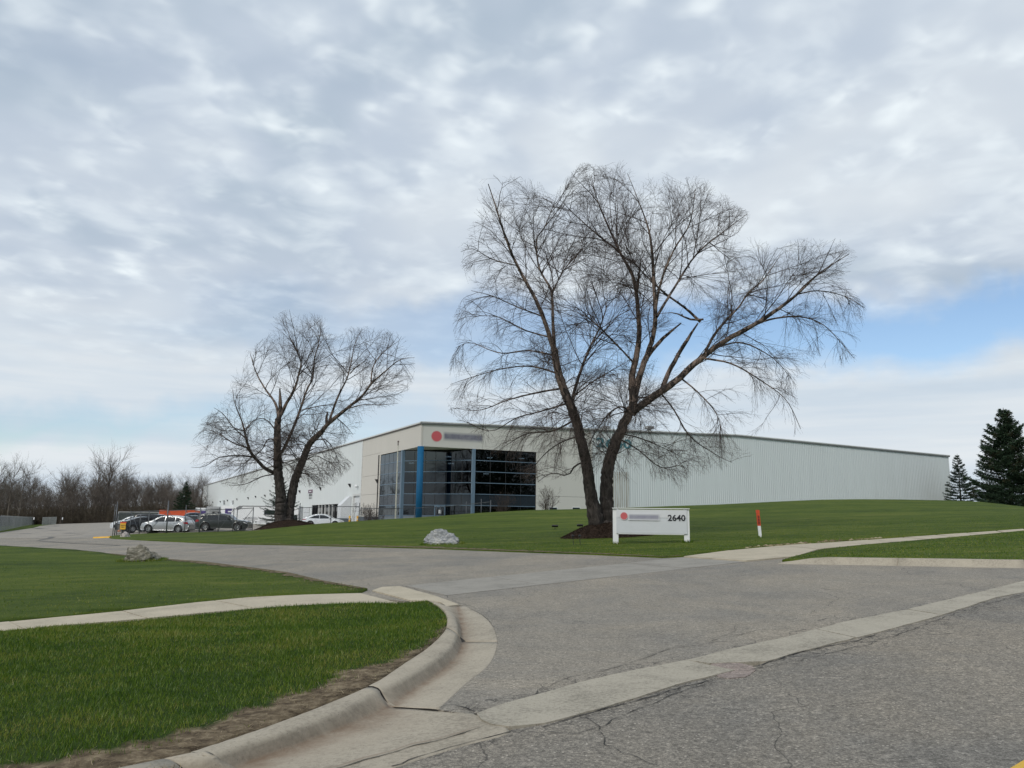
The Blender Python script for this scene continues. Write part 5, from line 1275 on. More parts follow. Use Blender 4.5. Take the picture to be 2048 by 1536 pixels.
# dock openings
b = MB(); b.fbox(fl, 31.65, 46.95, -.9, -.8, ZB, 3.7); b.build('dock_recess', m_shadow, bld)
for a in (31.7, 33.6, 35.2, 37.0, 39.2, 41.2, 43.0, 45.0, 46.8):
    b = MB(); b.fbox(fl, a-.10, a+.10, -.2, .0, ZB, 3.68); b.build('dock_post', m_trimw if int(a*10) % 3 else m_dark, bld)
for a0, a1 in ((32.6, 35.0), (36.8, 39.0), (41.3, 43.0)):
    b = MB(); b.fbox(fl, a0, a1, -.28, -.2, 2.7, 3.25); b.build('dock_seal', m_trim, bld)
for a0 in (48.5, 53.): 
    b = MB(); b.fbox(fl, a0, a0+3.6, .05, .12, ZB, 3.4); b.build('dock_door', m_offwhite, bld)
    for z in (1.2, 1.9, 2.6):
        b = MB(); b.fbox(fl, a0, a0+3.6, .121, .13, z, z+.04); b.build('seam', m_trim, bld)
for a, o in ((61, 0), (70, 0), (80, 0), (90, 0), (101, 0), (113, 0), (126, 0), (141, 0), (158, 0), (176, 0)):
    b = MB(); b.fbox(fl, a, a+3.4, .05, .14, ZB, 3.5); b.build('dock_door', m_offwhite, bld)
def wall_pt(px, py):
    X, rz = ray(px, py); A_ = np.array([[X, -Ld[0]], [1, -Ld[1]]]); t, a = np.linalg.solve(A_, C0); return a, HC+rz*t
for px, py in ((411.5, 1006), (426.5, 1005), (441.5, 1003.5), (456, 1001.3), (475, 999), (497.3, 996.5), (512.5, 993.9), (531.2, 991.8), (601, 983.5), (642.5, 977.6), (701.2, 970.9), (756, 962.5)):
    a, z = wall_pt(px, py); b = MB(); s_ = .19
    V = [fl(a-s_, .06, z+.22), fl(a+s_, .06, z+.22), fl(a+s_, .36, z+.22), fl(a-s_, .36, z+.22), fl(a-s_, .06, z-.25), fl(a+s_, .06, z-.25), fl(a+s_, .2, z-.02), fl(a-s_, .2, z-.02)]
    b.add(V, [(0, 1, 2, 3), (4, 7, 6, 5), (0, 3, 7, 4), (1, 5, 6, 2), (2, 6, 7, 3), (0, 4, 5, 1)]); b.build('wall_light', m_dark, bld)
a, z = wall_pt(716.5, 972.5); b = MB(); b.lathe([(0, .2), (.14, .16), (.2, 0), (.14, -.16), (0, -.2)], fl(a, .25, z), 12); b.build('camera_housing', m_white, bld, smooth=True)
def text_mesh(txt, size, font_scale_x=1., bold=.0, ext=.004):
    cu = bpy.data.curves.new('t', 'FONT'); cu.body = txt; cu.size = size; cu.extrude = ext; cu.offset = bold; cu.resolution_u = 3
    o = bpy.data.objects.new('t', cu); COL.objects.link(o); dg = bpy.context.evaluated_depsgraph_get(); me = bpy.data.meshes.new_from_object(o.evaluated_get(dg))
    V = np.array([tuple(v.co) for v in me.vertices]); F = [tuple(p.vertices) for p in me.polygons]; bpy.data.objects.remove(o); bpy.data.meshes.remove(me)
    V[:, 0] *= font_scale_x; return V, F
def text_on(txt, frm, a0, a1, z0, z1, o, m, name, parent, flip=1, bold=.0):
    V, F = text_mesh(txt, 1., 1., bold, .01); V[:, 0] -= V[:, 0].min(); V[:, 1] -= V[:, 1].min()
    sx = (a1-a0)/V[:, 0].max(); sz = (z1-z0)/V[:, 1].max()
    W = np.array([frm(a0+v[0]*sx, o+v[2], z0+v[1]*sz) for v in V]); return put(name, W, F, m, parent)
# signs over the docks
for px0, px1, py0, py1 in ((618, 626, 980, 986), ):
    a1, z1 = wall_pt(px0, py0); a0, _ = wall_pt(px1, py0); z0 = wall_pt(622, py1)[1]
    b = MB(); b.fbox(fl, a0, a1, .06, .10, z0, z1); b.build('dock_sign', plain('maroon_print', (.16, .09, .14), .6), bld)
    b = MB(); b.fbox(fl, a0+.6, a1-.6, .101, .11, z0+.18, z1-.18); b.build('dock_sign', m_white, bld)
def fl_rev(a, o, z): return fl(-a, o, z)
for txt, px0, px1, py0, py1 in (('DPS', 619, 625, 988, 992.5), ('10 1', 619, 624.5, 994.5, 997.5)):
    aL, zt_ = wall_pt(px0, py0); aR, _ = wall_pt(px1, py0); zb_ = wall_pt((px0+px1)/2, py1)[1]
    text_on(txt, fl_rev, -aL, -aR, zb_, zt_, .08, m_trim, 'dock_lettering', bld, bold=.03)
for px, t1, t2 in ((449, '12', '8'), (466.5, '11', '7')):
    for txt, y0, y1 in ((t1, 1001, 1005), (t2, 1006, 1009.)):
        aL, zt_ = wall_pt(px-1.6, y0); aR, _ = wall_pt(px+1.6, y0); zb_ = wall_pt(px, y1)[1]
        text_on(txt, fl_rev, -aL, -aR, zb_, zt_, .08, m_trim, 'dock_number', bld, bold=.05)
# number and logo on the street wall
def wall_r(px, py):
    X, rz = ray(px, py); A_ = np.array([[X, -Rd[0]], [1, -Rd[1]]]); t, a = np.linalg.solve(A_, C0); return a, HC+rz*t
aL, zt_ = wall_r(1192, 876); aR, _ = wall_r(1262.5, 878); zb_ = wall_r(1255, 897.5)[1]
text_on('2640', fr, aL, aR, zb_, wall_r(1255, 878.5)[1], .07, m_teal, 'street_number', bld, bold=.02)
m_lr = mat('faded_red_print', soft_print((.56, .115, .13), (.55, .545, .51), 'disc')); m_lb = mat('faded_grey_print', soft_print((.17, .17, .215), (.55, .545, .51), 'bar'))
m_lr2 = mat('sign_red_print', soft_print((.56, .13, .14), (.66, .67, .70), 'disc')); m_lb2 = mat('sign_grey_print', soft_print((.30, .30, .37), (.66, .67, .70), 'bar'))
def disc(frm, ac, zc, r, o, m, name, parent):
    n = 40; V = [frm(ac+r*math.cos(2*math.pi*k/n), oo, zc+r*math.sin(2*math.pi*k/n)) for oo in (o, o+.01) for k in range(n)]
    F = [tuple(range(n))[::-1], tuple(range(n, 2*n))]+[(k, (k+1) % n, n+(k+1) % n, n+k) for k in range(n)]
    # local, wall-aligned coordinates so the print keeps its own axes
    return V, F
def wall_print(frm, d, a0, a1, z0, z1, o, m, name, parent, rnd=False):
    """child whose own X axis runs along the wall"""
    pr = root_of(parent); me = None; c = frm((a0+a1)/2, o, (z0+z1)/2); n = 40; hw, hh = (a1-a0)/2, (z1-z0)/2
    if rnd: V = [(hw*math.cos(2*math.pi*k/n), y, hh*math.sin(2*math.pi*k/n)) for y in (0, -.01) for k in range(n)]
    else:
        n = 4; V = [(sx*hw, y, sz*hh) for y in (0, -.01) for sx, sz in ((-1, -1), (1, -1), (1, 1), (-1, 1))]
    F = [tuple(range(n)), tuple(range(n, 2*n))[::-1]]+[(k, n+k, n+(k+1) % n, (k+1) % n) for k in range(n)]
    ob = link(bpy.data.objects.new(name, mesh_from(name, V, F, m)), parent)
    Mi = MW[pr.name].inverted() @ Matrix.Translation(c) @ Matrix.Rotation(math.atan2(d[1], d[0]), 4, 'Z'); ob.matrix_local = Mi; return ob
a0, z1 = wall_r(862, 862); a1, _ = wall_r(885, 862); z0 = wall_r(873, 884)[1]; z1 = wall_r(873, 861)[1]
wall_print(fr, Rd, a0, a1, z0, z1, .006, m_lr, 'logo_disc', bld, True)
a0 = wall_r(886, 866)[0]; a1 = wall_r(967, 870)[0]; z1 = wall_r(926, 865)[1]; z0 = wall_r(926, 884)[1]
wall_print(fr, Rd, a0, a1, z0, z1, .006, m_lb, 'logo_lettering', bld)
# roof vents
for px in (1211.5, 1298.5):
    X, rz = ray(px, 862); t = 103.; zz_ = ztop(24); b = MB(); c = (X*t, t, 0); h = HC+ray(px, 853)[1]*t
    b.lathe([(.28, zz_-.3), (.28, h-.35), (.62, h-.3), (.62, h), (.0, h+.05)], c, 14); b.build('roof_vent', m_galv2, bld, smooth=False)

# ------------------------------------------------------------------ the street-number sign
q0 = np.array([3.62, 29.30]); q1 = np.array([6.22, 28.86]); sd_ = (q1-q0)/np.linalg.norm(q1-q0); SW = np.linalg.norm(q1-q0); sn_ = np.array([sd_[1], -sd_[0]])
def fs(a, o, z): q = q0+sd_*a+sn_*o; return (q[0], q[1], zS+z)
zS = Tf(*q0)+.03
slope_s = (Tf(*q1)-Tf(*q0))
sg = thing('street_sign', (q0[0], q0[1], zS), 'white two-post sign board with the black number 2640 on the lawn', 'sign')
for a in (0, SW-.19):
    b = MB(); b.fbox(fs, a, a+.19, -.12, .085, -.15+(0 if a == 0 else slope_s*.5), 1.235); b.build('post', m_white, sg)
b = MB(); b.fbox(fs, .125, SW-.085, .087, .135, .93, 1.205); b.build('panel', plain('sign_face', (.66, .67, .70), .5, var=.01), sg)
b = MB(); b.fbox(fs, .125, SW-.085, .087, .130, .385, .922); b.build('panel', plain('sign_face_lower', (.60, .625, .66), .5, var=.02), sg)
b = MB(); b.fbox(fs, -.015, SW+.015, -.14, .150, 1.237, 1.262); b.build('cap', m_white, sg)
b = MB(); b.fbox(fs, .19, SW-.19, -.06, .07, .395, 1.2); b.build('back_board', m_offwhite, sg)
b = MB(); b.fbox(fs, .19, SW-.19, -.06, .12, .355, .383); b.build('bottom_rail', m_white, sg)
def sp(px, py):
    X, rz = ray(px, py); A_ = np.array([[X, -sd_[0]], [1, -sd_[1]]]); t, a = np.linalg.solve(A_, q0); return a, HC+rz*t-zS
a0, _ = sp(1335.5, 1036); a1, _ = sp(1370.5, 1036); zt_ = sp(1352, 1029.5)[1]; zb_ = sp(1352, 1042)[1]
text_on('2640', fs, a0, a1, zb_, zt_, .137, m_ink, 'street_number', sg, bold=.02)
a0, _ = sp(1240.5, 1032); a1, _ = sp(1256, 1032); z1 = sp(1248, 1024)[1]; z0 = sp(1248, 1040)[1]
wall_print(fs, sd_, a0, a1, z0+zS-zS, z1, .146, m_lr2, 'logo_disc', sg, True)
a0, _ = sp(1257, 1034); a1, _ = sp(1319, 1034); z1 = sp(1288, 1027.5)[1]; z0 = sp(1288, 1041)[1]
wall_print(fs, sd_, a0, a1, z0, z1, .146, m_lb2, 'logo_lettering', sg)
# ------------------------------------------------------------------ marker post
x, y = 9.23, 30.73; mk = thing('marker_post', (x, y, Tf(x, y)), 'leaning orange and white utility marker post on the lawn right of the sign', 'marker post')
tp = AT(1515, 1020, y); dz_ = tp[2]-Tf(x, y); dxx = (tp[0]-x)/dz_
def shear(z0, z1, w_, d_, m, nm, yy=0):
    b = MB(); V = [(x+dxx*z+sx*w_/2, y+yy+sy*d_/2, Tf(x, y)+z) for z in (z0, z1) for sx, sy in ((-1, -1), (1, -1), (1, 1), (-1, 1))]
    b.add(V, [(0, 3, 2, 1), (4, 5, 6, 7), (0, 1, 5, 4), (1, 2, 6, 5), (2, 3, 7, 6), (3, 0, 4, 7)]); b.build(nm, m, mk)
m_mo = plain('marker_orange', (.58, .075, .025), .5)
shear(-.2, .46, .105, .05, m_white, 'post'); shear(.462, dz_*.88, .115, .06, m_mo, 'sleeve'); shear(dz_*.885, dz_, .125, .07, m_mo, 'cap')
for k in range(6): shear(.52+k*.055, .55+k*.055, .062, .004, m_ink, 'lettering', -.034)
# ------------------------------------------------------------------ rocks
def rock(label, cx, cy, sx, sy, sz, m, seed, prof=None, name='boulder'):
    rng = np.random.default_rng(seed); import mathutils.noise as mn
    n, k = 44, 26; V = []; F = []; off = Vector(rng.uniform(0, 50, 3))
    planes = rng.normal(size=(11, 3)); planes[:, 2] = np.abs(planes[:, 2])*.8; planes /= np.linalg.norm(planes, axis=1, keepdims=True); pd = rng.uniform(.62, .92, 11)
    for i in range(k+1):
        ph = math.pi*.5*i/k*1.12-.12*math.pi*.5
        for j in range(n):
            a = 2*math.pi*j/n; d = np.array([math.cos(ph)*math.cos(a), math.cos(ph)*math.sin(a), math.sin(ph)])
            r = 1.
            for p, q in zip(planes, pd):
                c = d@p
                if c > .01: r = min(r, q/c)
            P = Vector(d*r); f = 1+.20*mn.noise(P*1.6+off)+.14*mn.noise(P*4+off)+.07*mn.noise(P*9+off)+.08*(abs(math.sin((P.z*5+P.x*1.3+mn.noise(P*2+off)*2)*2.2))-.5)
            P *= f
            V.append((cx+P.x*sx, cy+P.y*sy, Tf(cx, cy)+P.z*sz))
    for i in range(k):
        for j in range(n): F.append((i*n+j, i*n+(j+1) % n, (i+1)*n+(j+1) % n, (i+1)*n+j))
    o = put(name, np.array(V), F, m, None); tag(o, label, 'boulder'); return o
rx, ry = G(285, 1124); rock('layered brown-grey boulder on the left lawn at the driveway edge', rx-.05, ry+.1, .64, .5, .56, m_rock1, 3)
rx, ry = G(883, 1091); rock('pale grey craggy boulder by the driveway, left of the sign', rx, ry+.4, .73, .55, .56, m_rock2, 8)
rx, ry = G(247, 1075); rock('small white rock beside the little yellow sign', rx, ry+.25, .46, .35, .36, m_rock3, 12)
rx, ry = G(237, 1070); rock('smallest pale stone at the foot of the gate post', rx-.3, ry+.2, .2, .16, .14, m_rock3, 14)
# little yellow sign on a black post
x, y = G(244, 1075); g = Tf(x, y); ys = thing('warning_sign', (x, y, g), 'small yellow sign on a black post beside the driveway entrance to the lot', 'sign')
kx = y/FPX
b = MB(); b.box((x, y, g+.30), (.12, .08, .8)); b.build('post', m_dark, ys)
b = MB(); b.box((x+.02, y-.06, g+.80), (.40, .03, .44)); pl_ = b.build('plate', m_yellow, ys)
b = MB(); b.box((x+.02, y-.05, g+1.07), (.44, .03, .10)); b.build('reflector', m_mo, ys)
for k, t_ in enumerate(('PRIVATE', 'DRIVE')):
    V, F = text_mesh(t_, .09, 1., .004, .002); V[:, 0] -= V[:, 0].mean()
    put('lettering', np.array([(x+.02+v[0], y-.077-v[2], g+.84-.13*k+v[1]) for v in V]), F, m_ink, ys)
# traffic cone behind the gate
x, y = G(238, 1064); g = Tf(x, y); cn = thing('traffic_cone', (x, y, g), 'faded traffic cone standing inside the open gate', 'traffic cone')
b = MB(); b.box((x, y, g+.02), (.36, .36, .04)); b.build('base', m_dark, cn)
b = MB(); b.lathe([(.15, .04), (.10, .3), (.07, .5)], (x, y, g), 16); b.lathe([(.055, .58), (.03, .72), (0, .72)], (x, y, g), 16); b.build('body', plain('faded_orange', (.45, .2, .12), .7), cn)
b = MB(); b.lathe([(.071, .5), (.056, .58)], (x, y, g), 16); b.build('collar', m_offwhite, cn)
# spot lights staked in the lawn, and two low floodlights
for px, lab in ((1145.5, 'left of two small black stake lights before the mulch mound'), (1159, 'right of two small black stake lights before the mulch mound')):
    x, y = G(px+2, 1092); g = Tf(x, y)+.03; s_ = thing('stake_light', (x, y, g), lab, 'garden light')
    b = MB(); b.tube([(x, y, g-.1), (x-.03, y, g+.30)], .010, 6); b.build('stake', m_dark, s_)
    b = MB(); b.lathe([(0, .27), (.025, .28), (.045, .31), (.04, .35), (0, .36)], (x-.03, y, g), 10); b.build('lamp_head', m_dark, s_)
for px, py, lab in ((1110, 1048, 'black ground floodlight on the lawn, the farther left one before the big birch'), (1160, 1046, 'black ground floodlight on the lawn right beside the big birch')):
    x, y = [v for v in AT(px, py, 46)][:2]; g = Tf(x, y)+.03; s_ = thing('floodlight', (x, y, g), lab, 'floodlight')
    b = MB(); b.tube([(x, y, g-.1), (x, y, g+.16)], .02, 6); b.build('bracket', m_dark, s_)
    b = MB(); M3 = Matrix.Rotation(-.5, 3, 'X'); b.box((x, y+.02, g+.19), (.34, .16, .06), M3); b.build('lamp_head', m_dark, s_)
# ------------------------------------------------------------------ flagpole, bollards
X = ray(791, 1034)[0]; yf = 81.5; g = Tf(X*yf, yf); zt_ = HC+ray(794, 881)[1]*yf
fp = thing('flagpole', (X*yf, yf, g), 'bare white flagpole in front of the left glass wall', 'flagpole')
b = MB(); b.tube([(X*yf, yf, g-.3), (X*yf, yf, zt_-.5)], [.085, .05], 14); b.build('pole', plain('cream_pole', (.6, .58, .5), .5), fp)
b = MB(); b.lathe([(.05, zt_-.5), (.06, zt_-.3), (.03, zt_-.25), (.085, zt_-.12), (.06, zt_-.02), (0, zt_)], (X*yf, yf, 0), 12); b.build('finial', m_brown, fp)
for px, lab in ((699.5, 'left of two yellow bollards before the loading door'), (715, 'right of two yellow bollards before the loading door')):
    X = ray(px, 1034)[0]; yy = 98.; zt_ = HC+ray(px, 1031.5)[1]*yy; g = Tf(X*yy, yy); o_ = thing('bollard', (X*yy, yy, g), lab, 'bollard')
    b = MB(); b.lathe([(.11, g-.2), (.11, zt_-.06), (.08, zt_-.01), (0, zt_)], (X*yy, yy, 0), 14); b.build('post', m_yellow, o_, smooth=True)
    b = MB(); b.lathe([(.113, zt_-.45), (.113, zt_-.35)], (X*yy, yy, 0), 14); b.build('band', m_trimw, o_)

# ------------------------------------------------------------------ chain-link fences
def wire_mesh(pts, z0f, z1f, pitch=.16, r=.0022):
    """diamond wire along a line of plan points"""
    P = [np.array(p, float) for p in pts]; out = []; L_ = np.r_[0, np.cumsum([np.linalg.norm(b-a) for a, b in zip(P[:-1], P[1:])])]; H_ = 1.75
    def at(s): return np.array([np.interp(s, L_, [p[0] for p in P]), np.interp(s, L_, [p[1] for p in P])])
    s = -H_
    while s < L_[-1]:
        for sg in (1, -1):
            a, b = (s, s+H_) if sg > 0 else (s+H_, s)
            f0, f1 = 0., 1.
            lo, hi = min(a, b), max(a, b)
            ta = [0, 1]
            if a < 0: ta[0] = (0-a)/(b-a)
            if b < 0: ta[1] = (0-a)/(b-a)
            if a > L_[-1]: ta[0] = (L_[-1]-a)/(b-a)
            if b > L_[-1]: ta[1] = (L_[-1]-a)/(b-a)
            if ta[1]-ta[0] < .02: continue
            q = []
            for t in ta:
                p = at(a+(b-a)*t); g = Tf(*p); q.append((p[0], p[1], z0f(g)+(z1f(g)-z0f(g))*t))
            out.append(q)
        s += pitch
    out = np.array(out); return tubes(out, np.full(out.shape[:2], r), 3)
def ground_pts(pix, Ys): return [(ray(px, 1034)[0]*y_, y_) for px, y_ in zip(pix, Ys)]
def fence(name, label, posts, hrail, tall=(), braces=(), pr=.035, rails=True, low_rail=False, cat='fence'):
    P = posts; o = thing(name, (P[0][0], P[0][1], Tf(*P[0])), label, cat)
    for i, p in enumerate(P):
        g = Tf(*p); h = hrail+(tall[i] if i < len(tall) else .08); r = pr*(1.6 if i < len(tall) and tall[i] > .5 else 1.)
        b = MB(); b.tube([(p[0], p[1], g-.2), (p[0], p[1], g+h)], r, 8); b.lathe([(r*1.25, g+h), (r*1.1, g+h+.05), (0, g+h+.07)], (p[0], p[1], 0), 8); b.build('post', m_galv, o, smooth=True)
    for a, b_ in zip(P[:-1], P[1:]):
        b = MB(); b.tube([(a[0], a[1], Tf(*a)+hrail), (b_[0], b_[1], Tf(*b_)+hrail)], .028, 6); b.build('rail', m_galv, o, smooth=True)
        if low_rail: b = MB(); b.tube([(a[0], a[1], Tf(*a)+.12), (b_[0], b_[1], Tf(*b_)+.12)], .028, 6); b.build('rail', m_galv, o, smooth=True)
    for i, d in braces:
        a, c = P[i], P[i+1]; z0_, z1_ = (hrail-.02, .12) if d > 0 else (.12, hrail-.02)
        b = MB(); b.tube([(a[0], a[1], Tf(*a)+z0_), (c[0], c[1], Tf(*c)+z1_)], .02, 6); b.build('brace', m_galv, o)
    V, F = wire_mesh(P, lambda g: g+.05, lambda g: g+hrail-.03, .15); tag(put('wire_mesh', V, F, m_galv, o), kind='stuff'); return o
fence('chain_link_fence', 'galvanised chain-link fence in front of the parked silver hatchback', ground_pts((262, 281, 298, 335, 371, 400), (70.2, 69.9, 69.6, 69.2, 68.9, 68.6)), 1.88, (0, 0, 0, .75, .35, .1), ((0, 1), (2, -1), (3, 1), (4, 1)))
fence('sliding_gate', 'chain-link sliding gate with diagonal braces before the dark SUV', ground_pts((401, 438, 467, 474, 506), (67.9, 67.6, 67.3, 67.3, 67.0)), 1.84, (.0, .1, .0, .0, .0), ((1, -1), (3, -1)), low_rail=True, cat='gate')
gp = ground_pts((236, 262), (67.5, 69.6)); fence('swing_gate', 'open chain-link swing gate leaf at the driveway side of the lot', gp, 1.70, (0, 0), ((0, 1),), low_rail=True, cat='gate')
gp = ground_pts((228.5, 232.5), (67.3, 67.1)); fence('gate_post', 'pair of tall galvanised gate posts at the lot entrance', gp, 2.0, (.45, .6), (), .028, cat='gate post')
fence('chain_link_fence', 'low chain-link fence between the smaller birch and the cream wall corner', ground_pts((599, 662, 718), (75.5, 76.5, 78)), 1.78, (.35, .05, .3))
fence('chain_link_fence', 'chain-link fence crossing in front of the dark glass entrance', ground_pts((722, 757, 829, 872), (80, 80.2, 80.5, 80.5)), 1.72, (.1, .05, .05, .05))
fence('chain_link_fence', 'short chain-link fence end with a gate frame at the foot of the glass', ground_pts((880, 932, 962, 981), (80.3, 79.8, 79.5, 79.3)), 1.70, (.05, .2, .3, .1))
# slatted fence at the far left
sl_pts = [np.array(G(px, py)) for px, py in ((-60, 1071), (0, 1063), (20, 1058.5), (44, 1053), (68, 1049))]
lf = thing('slatted_fence', (*sl_pts[1], Tf(*sl_pts[1])), 'grey slatted chain-link fence receding along the left grass edge', 'fence')
def slat_run(pts, h, parent, seed):
    rng = np.random.default_rng(seed); b = MB(); c = MB()
    for a, d in zip(pts[:-1], pts[1:]):
        n = int(np.linalg.norm(d-a)/.16); v = (d-a)/np.linalg.norm(d-a)
        for i in range(n):
            p = a+(d-a)*(i/n); q = p+v*.13; g = Tf(*p); hh = h*(1+rng.uniform(-.02, .01)); oo = rng.uniform(-.012, .012)
            (b if rng.random() < .86 else c).add([(p[0], p[1]+oo, g+.05), (q[0], q[1]+oo, g+.05), (q[0], q[1]+oo, g+hh), (p[0], p[1]+oo, g+hh)], [(0, 1, 2, 3)])
        m_ = max(1, int(np.linalg.norm(d-a)/3.2))
        for i in range(m_):
            p = a+(d-a)*(i/m_); g = Tf(*p); t_ = MB(); t_.tube([(p[0], p[1], g-.1), (p[0], p[1], g+h+.12)], .04, 6); t_.build('post', m_galv2, parent)
        t_ = MB(); t_.tube([(*a, Tf(*a)+h), (*d, Tf(*d)+h)], .03, 6); t_.build('rail', m_galv2, parent)
    tag(b.build('slats', plain('grey_slats', (.155, .17, .172), .7, var=.25), parent), kind='stuff'); tag(c.build('pale_slats', plain('faded_slats', (.21, .22, .215), .7), parent), kind='stuff')
slat_run(sl_pts, 2.05, lf, 1)
s2 = [np.array(G(px, py)) for px, py in ((84, 1050.2), (112, 1049.4))]; s2 = [s2[0], s2[0]+(s2[1]-s2[0])]
lf2 = thing('slatted_fence', (*s2[0], Tf(*s2[0])), 'farther short run of pale grey slatted fence at the left of the lot', 'fence'); slat_run(s2, 1.9, lf2, 2)
rng_ = 0
for px, py, lab in ((66.5, 1052, 'small white marker plate at the end of the near slatted fence'), (124, 1048, 'small white marker plate before the woods at the end of the lot')):
    x, y = G(px, py); g = Tf(x, y); zt_ = HC+ray(px, 1035)[1]*y; o_ = thing('marker_plate', (x, y, g), lab, 'sign')
    b = MB(); b.tube([(x, y, g-.1), (x, y, zt_)], .035, 6); b.build('post', m_galv, o_)
    k = y/FPX; b = MB(); b.box((x, y-.06, zt_-2*k), (2.0*k, .04, 4.6*k)); b.build('plate', m_white, o_)

# ------------------------------------------------------------------ vehicles
def car_side(prof, wheels, wr, belt, hw, tumble):
    """half-side surface: outline with wheel arches; half-width shrinks above the belt, at the sills and toward the ends"""
    x0, x1 = min(p[0] for p in prof), max(p[0] for p in prof); top = max(p[1] for p in prof)
    def yw(x, z):
        w_ = hw*(1-.035*sst((z*0+.45-z)/.3))
        w_ = w_-tumble*np.clip((z-belt)/(top-belt), 0, 1)**1.1
        e = np.minimum(x-x0, x1-x); w_ = w_-hw*.20*(1-np.clip(e/.55, 0, 1))**2.2
        return w_+.018*np.sin(np.clip((z-.35)/(belt-.35), 0, 1)*math.pi)
    return yw
def make_car(name, label, cat, loc, yaw, L_, prof, base, wheels, wr, belt, hw, tumble, paint, sidewin, ws, rw_, roofc=None, hl=None, tl=None, lower=None, rails=False, flip=1, trimc=None, zs=.93, sc=1.):
    """prof: upper outline from the rear bumper over the roof to the front bumper (x forward, z up)"""
    o = thing(name, loc, label, cat, None, yaw)
    o.scale = (sc, sc, sc)
    prof = [(x, z*zs if z > .6 else z) for x, z in prof]; belt = belt*zs; sidewin = [[(x, z*zs) for x, z in w_] for w_ in sidewin]
    hl = [(x, z*zs) for x, z in hl] if hl else hl; tl = [(x, z*zs) for x, z in tl] if tl else tl
    arch = []
    low = []
    xs = sorted(wheels)
    x_r, x_f = prof[0][0], prof[-1][0]
    low.append((x_f, prof[-1][1]))
    cur = []
    bottom = [(x_f-.03, base+.06), (x_f-.14, base)]
    for wx in xs[::-1]:
        R = wr+.065
        a0 = math.asin(min(1, (wr-base)/R)); n = 12
        for i in range(n+1):
            a = -a0+(math.pi+2*a0)*i/n; bottom.append((wx+R*math.cos(a), wr+R*math.sin(a)))
    bottom += [(x_r+.14, base), (x_r+.03, base+.08)]
    up = catmull(prof, 4); up = [tuple(p) for p in up]
    outline = up+bottom
    yw = car_side(up, wheels, wr, belt, hw, tumble)
    dn = []
    n = len(outline)
    for i in range(n):
        a, b_ = outline[i], outline[(i+1) % n]; k = max(1, int(math.dist(a, b_)/.12))
        for j in range(k): dn.append(lerp(a, b_, j/k))
    poly = dn
    xs_ = [p[0] for p in poly]; zs_ = [p[1] for p in poly]
    gx, gz = np.meshgrid(np.arange(min(xs_)+.07, max(xs_), .14), np.arange(min(zs_)+.05, max(zs_), .10)); gx, gz = gx.ravel(), gz.ravel(); m_ = inpoly(gx, gz, poly)
    pts = poly+list(zip(gx[m_].tolist(), gz[m_].tolist()))
    r = delaunay_2d_cdt([Vector(p) for p in pts], [(i, (i+1) % len(poly)) for i in range(len(poly))], [], 0, 1e-5)
    V2 = np.array([tuple(v) for v in r[0]]); F2 = np.array([f for f in r[2] if len(f) == 3]); c = V2[F2].mean(1); F2 = F2[inpoly(c[:, 0], c[:, 1], poly)]
    nE = len(poly); Y = yw(V2[:, 0], V2[:, 1]); edge = np.zeros(len(V2), bool); edge[:nE] = True
    isup = np.zeros(len(V2), bool)
    nup = sum(1 for _ in range(0)); 
    Y2 = Y.copy(); 
    # soften the shoulder along the upper outline
    upset = inpoly(V2[:nE, 0], V2[:nE, 1]+.02, poly); upm = ~upset & (V2[:nE, 1] > base+.25); ids = np.nonzero(upm)[0]; Y2[ids] -= .07
    nv = len(V2); V = np.vstack([np.column_stack([V2[:, 0], Y2, V2[:, 1]]), np.column_stack([V2[:, 0], -Y2, V2[:, 1]])])
    F = [tuple(f) for f in F2]+[tuple((f+nv)[::-1]) for f in F2]
    # bridge with a crowned middle
    mid = len(V); crown = []
    for s in (.72, .36, 0, -.36, -.72):
        for i in range(nE): crown.append((V2[i, 0]*1.+0*s, Y2[i]*s, V2[i, 1]+(.035*(1-s*s) if (upm[i]) else 0)))
    V = np.vstack([V, crown]); rows = [np.arange(nE)]+[mid+k*nE+np.arange(nE) for k in range(5)]+[nv+np.arange(nE)]
    for a, b_ in zip(rows[:-1], rows[1:]):
        for i in range(nE): j = (i+1) % nE; F.append((int(a[i]), int(b_[i]), int(b_[j]), int(a[j])))
    put('body', V, F, paint, o, smooth=True, world=False)
    body = None
    def side_patch(poly, m, nm, off=.012, both=True):
        for s in (1, -1):
            pp_ = dens(poly, .15); Vp = [(x, s*(float(yw(np.array(x), np.array(z)))+off), z) for x, z in pp_]
            cx, cz = sum(p[0] for p in pp_)/len(pp_), sum(p[1] for p in pp_)/len(pp_); Vp.append((cx, s*(float(yw(np.array(cx), np.array(cz)))+off), cz)); k = len(pp_)
            put(nm, np.array(Vp), [(i, (i+1) % k, k) if s > 0 else ((i+1) % k, i, k) for i in range(k)], m, o, world=False)
    for w_ in sidewin: side_patch(w_, m_carglass, 'side_window')
    def over(x0, x1, m, nm, off=.014, s0=.84):
        """glass strip that follows the upper outline between two x positions"""
        q = [p for p in up if x0 <= p[0] <= x1]; V = []; ss = (-s0, -.4, 0, .4, s0)
        for i, p in enumerate(q):
            a = q[max(i-1, 0)]; b_ = q[min(i+1, len(q)-1)]; d = np.array([b_[0]-a[0], b_[1]-a[1]]); d /= np.linalg.norm(d)+1e-9; nrm = (-d[1], d[0]) if d[0] > 0 else (d[1], -d[0]); nrm = (nrm[0], abs(nrm[1]))
            y = float(yw(np.array(p[0]), np.array(p[1])))-.07
            for s in ss: V.append((p[0]+nrm[0]*off, y*s, p[1]+nrm[1]*off+.035*(1-s*s)))
        F = [(i*5+j, (i+1)*5+j, (i+1)*5+j+1, i*5+j+1) for i in range(len(q)-1) for j in range(4)]
        if len(q) > 1: put(nm, np.array(V), F, m, o, world=False)
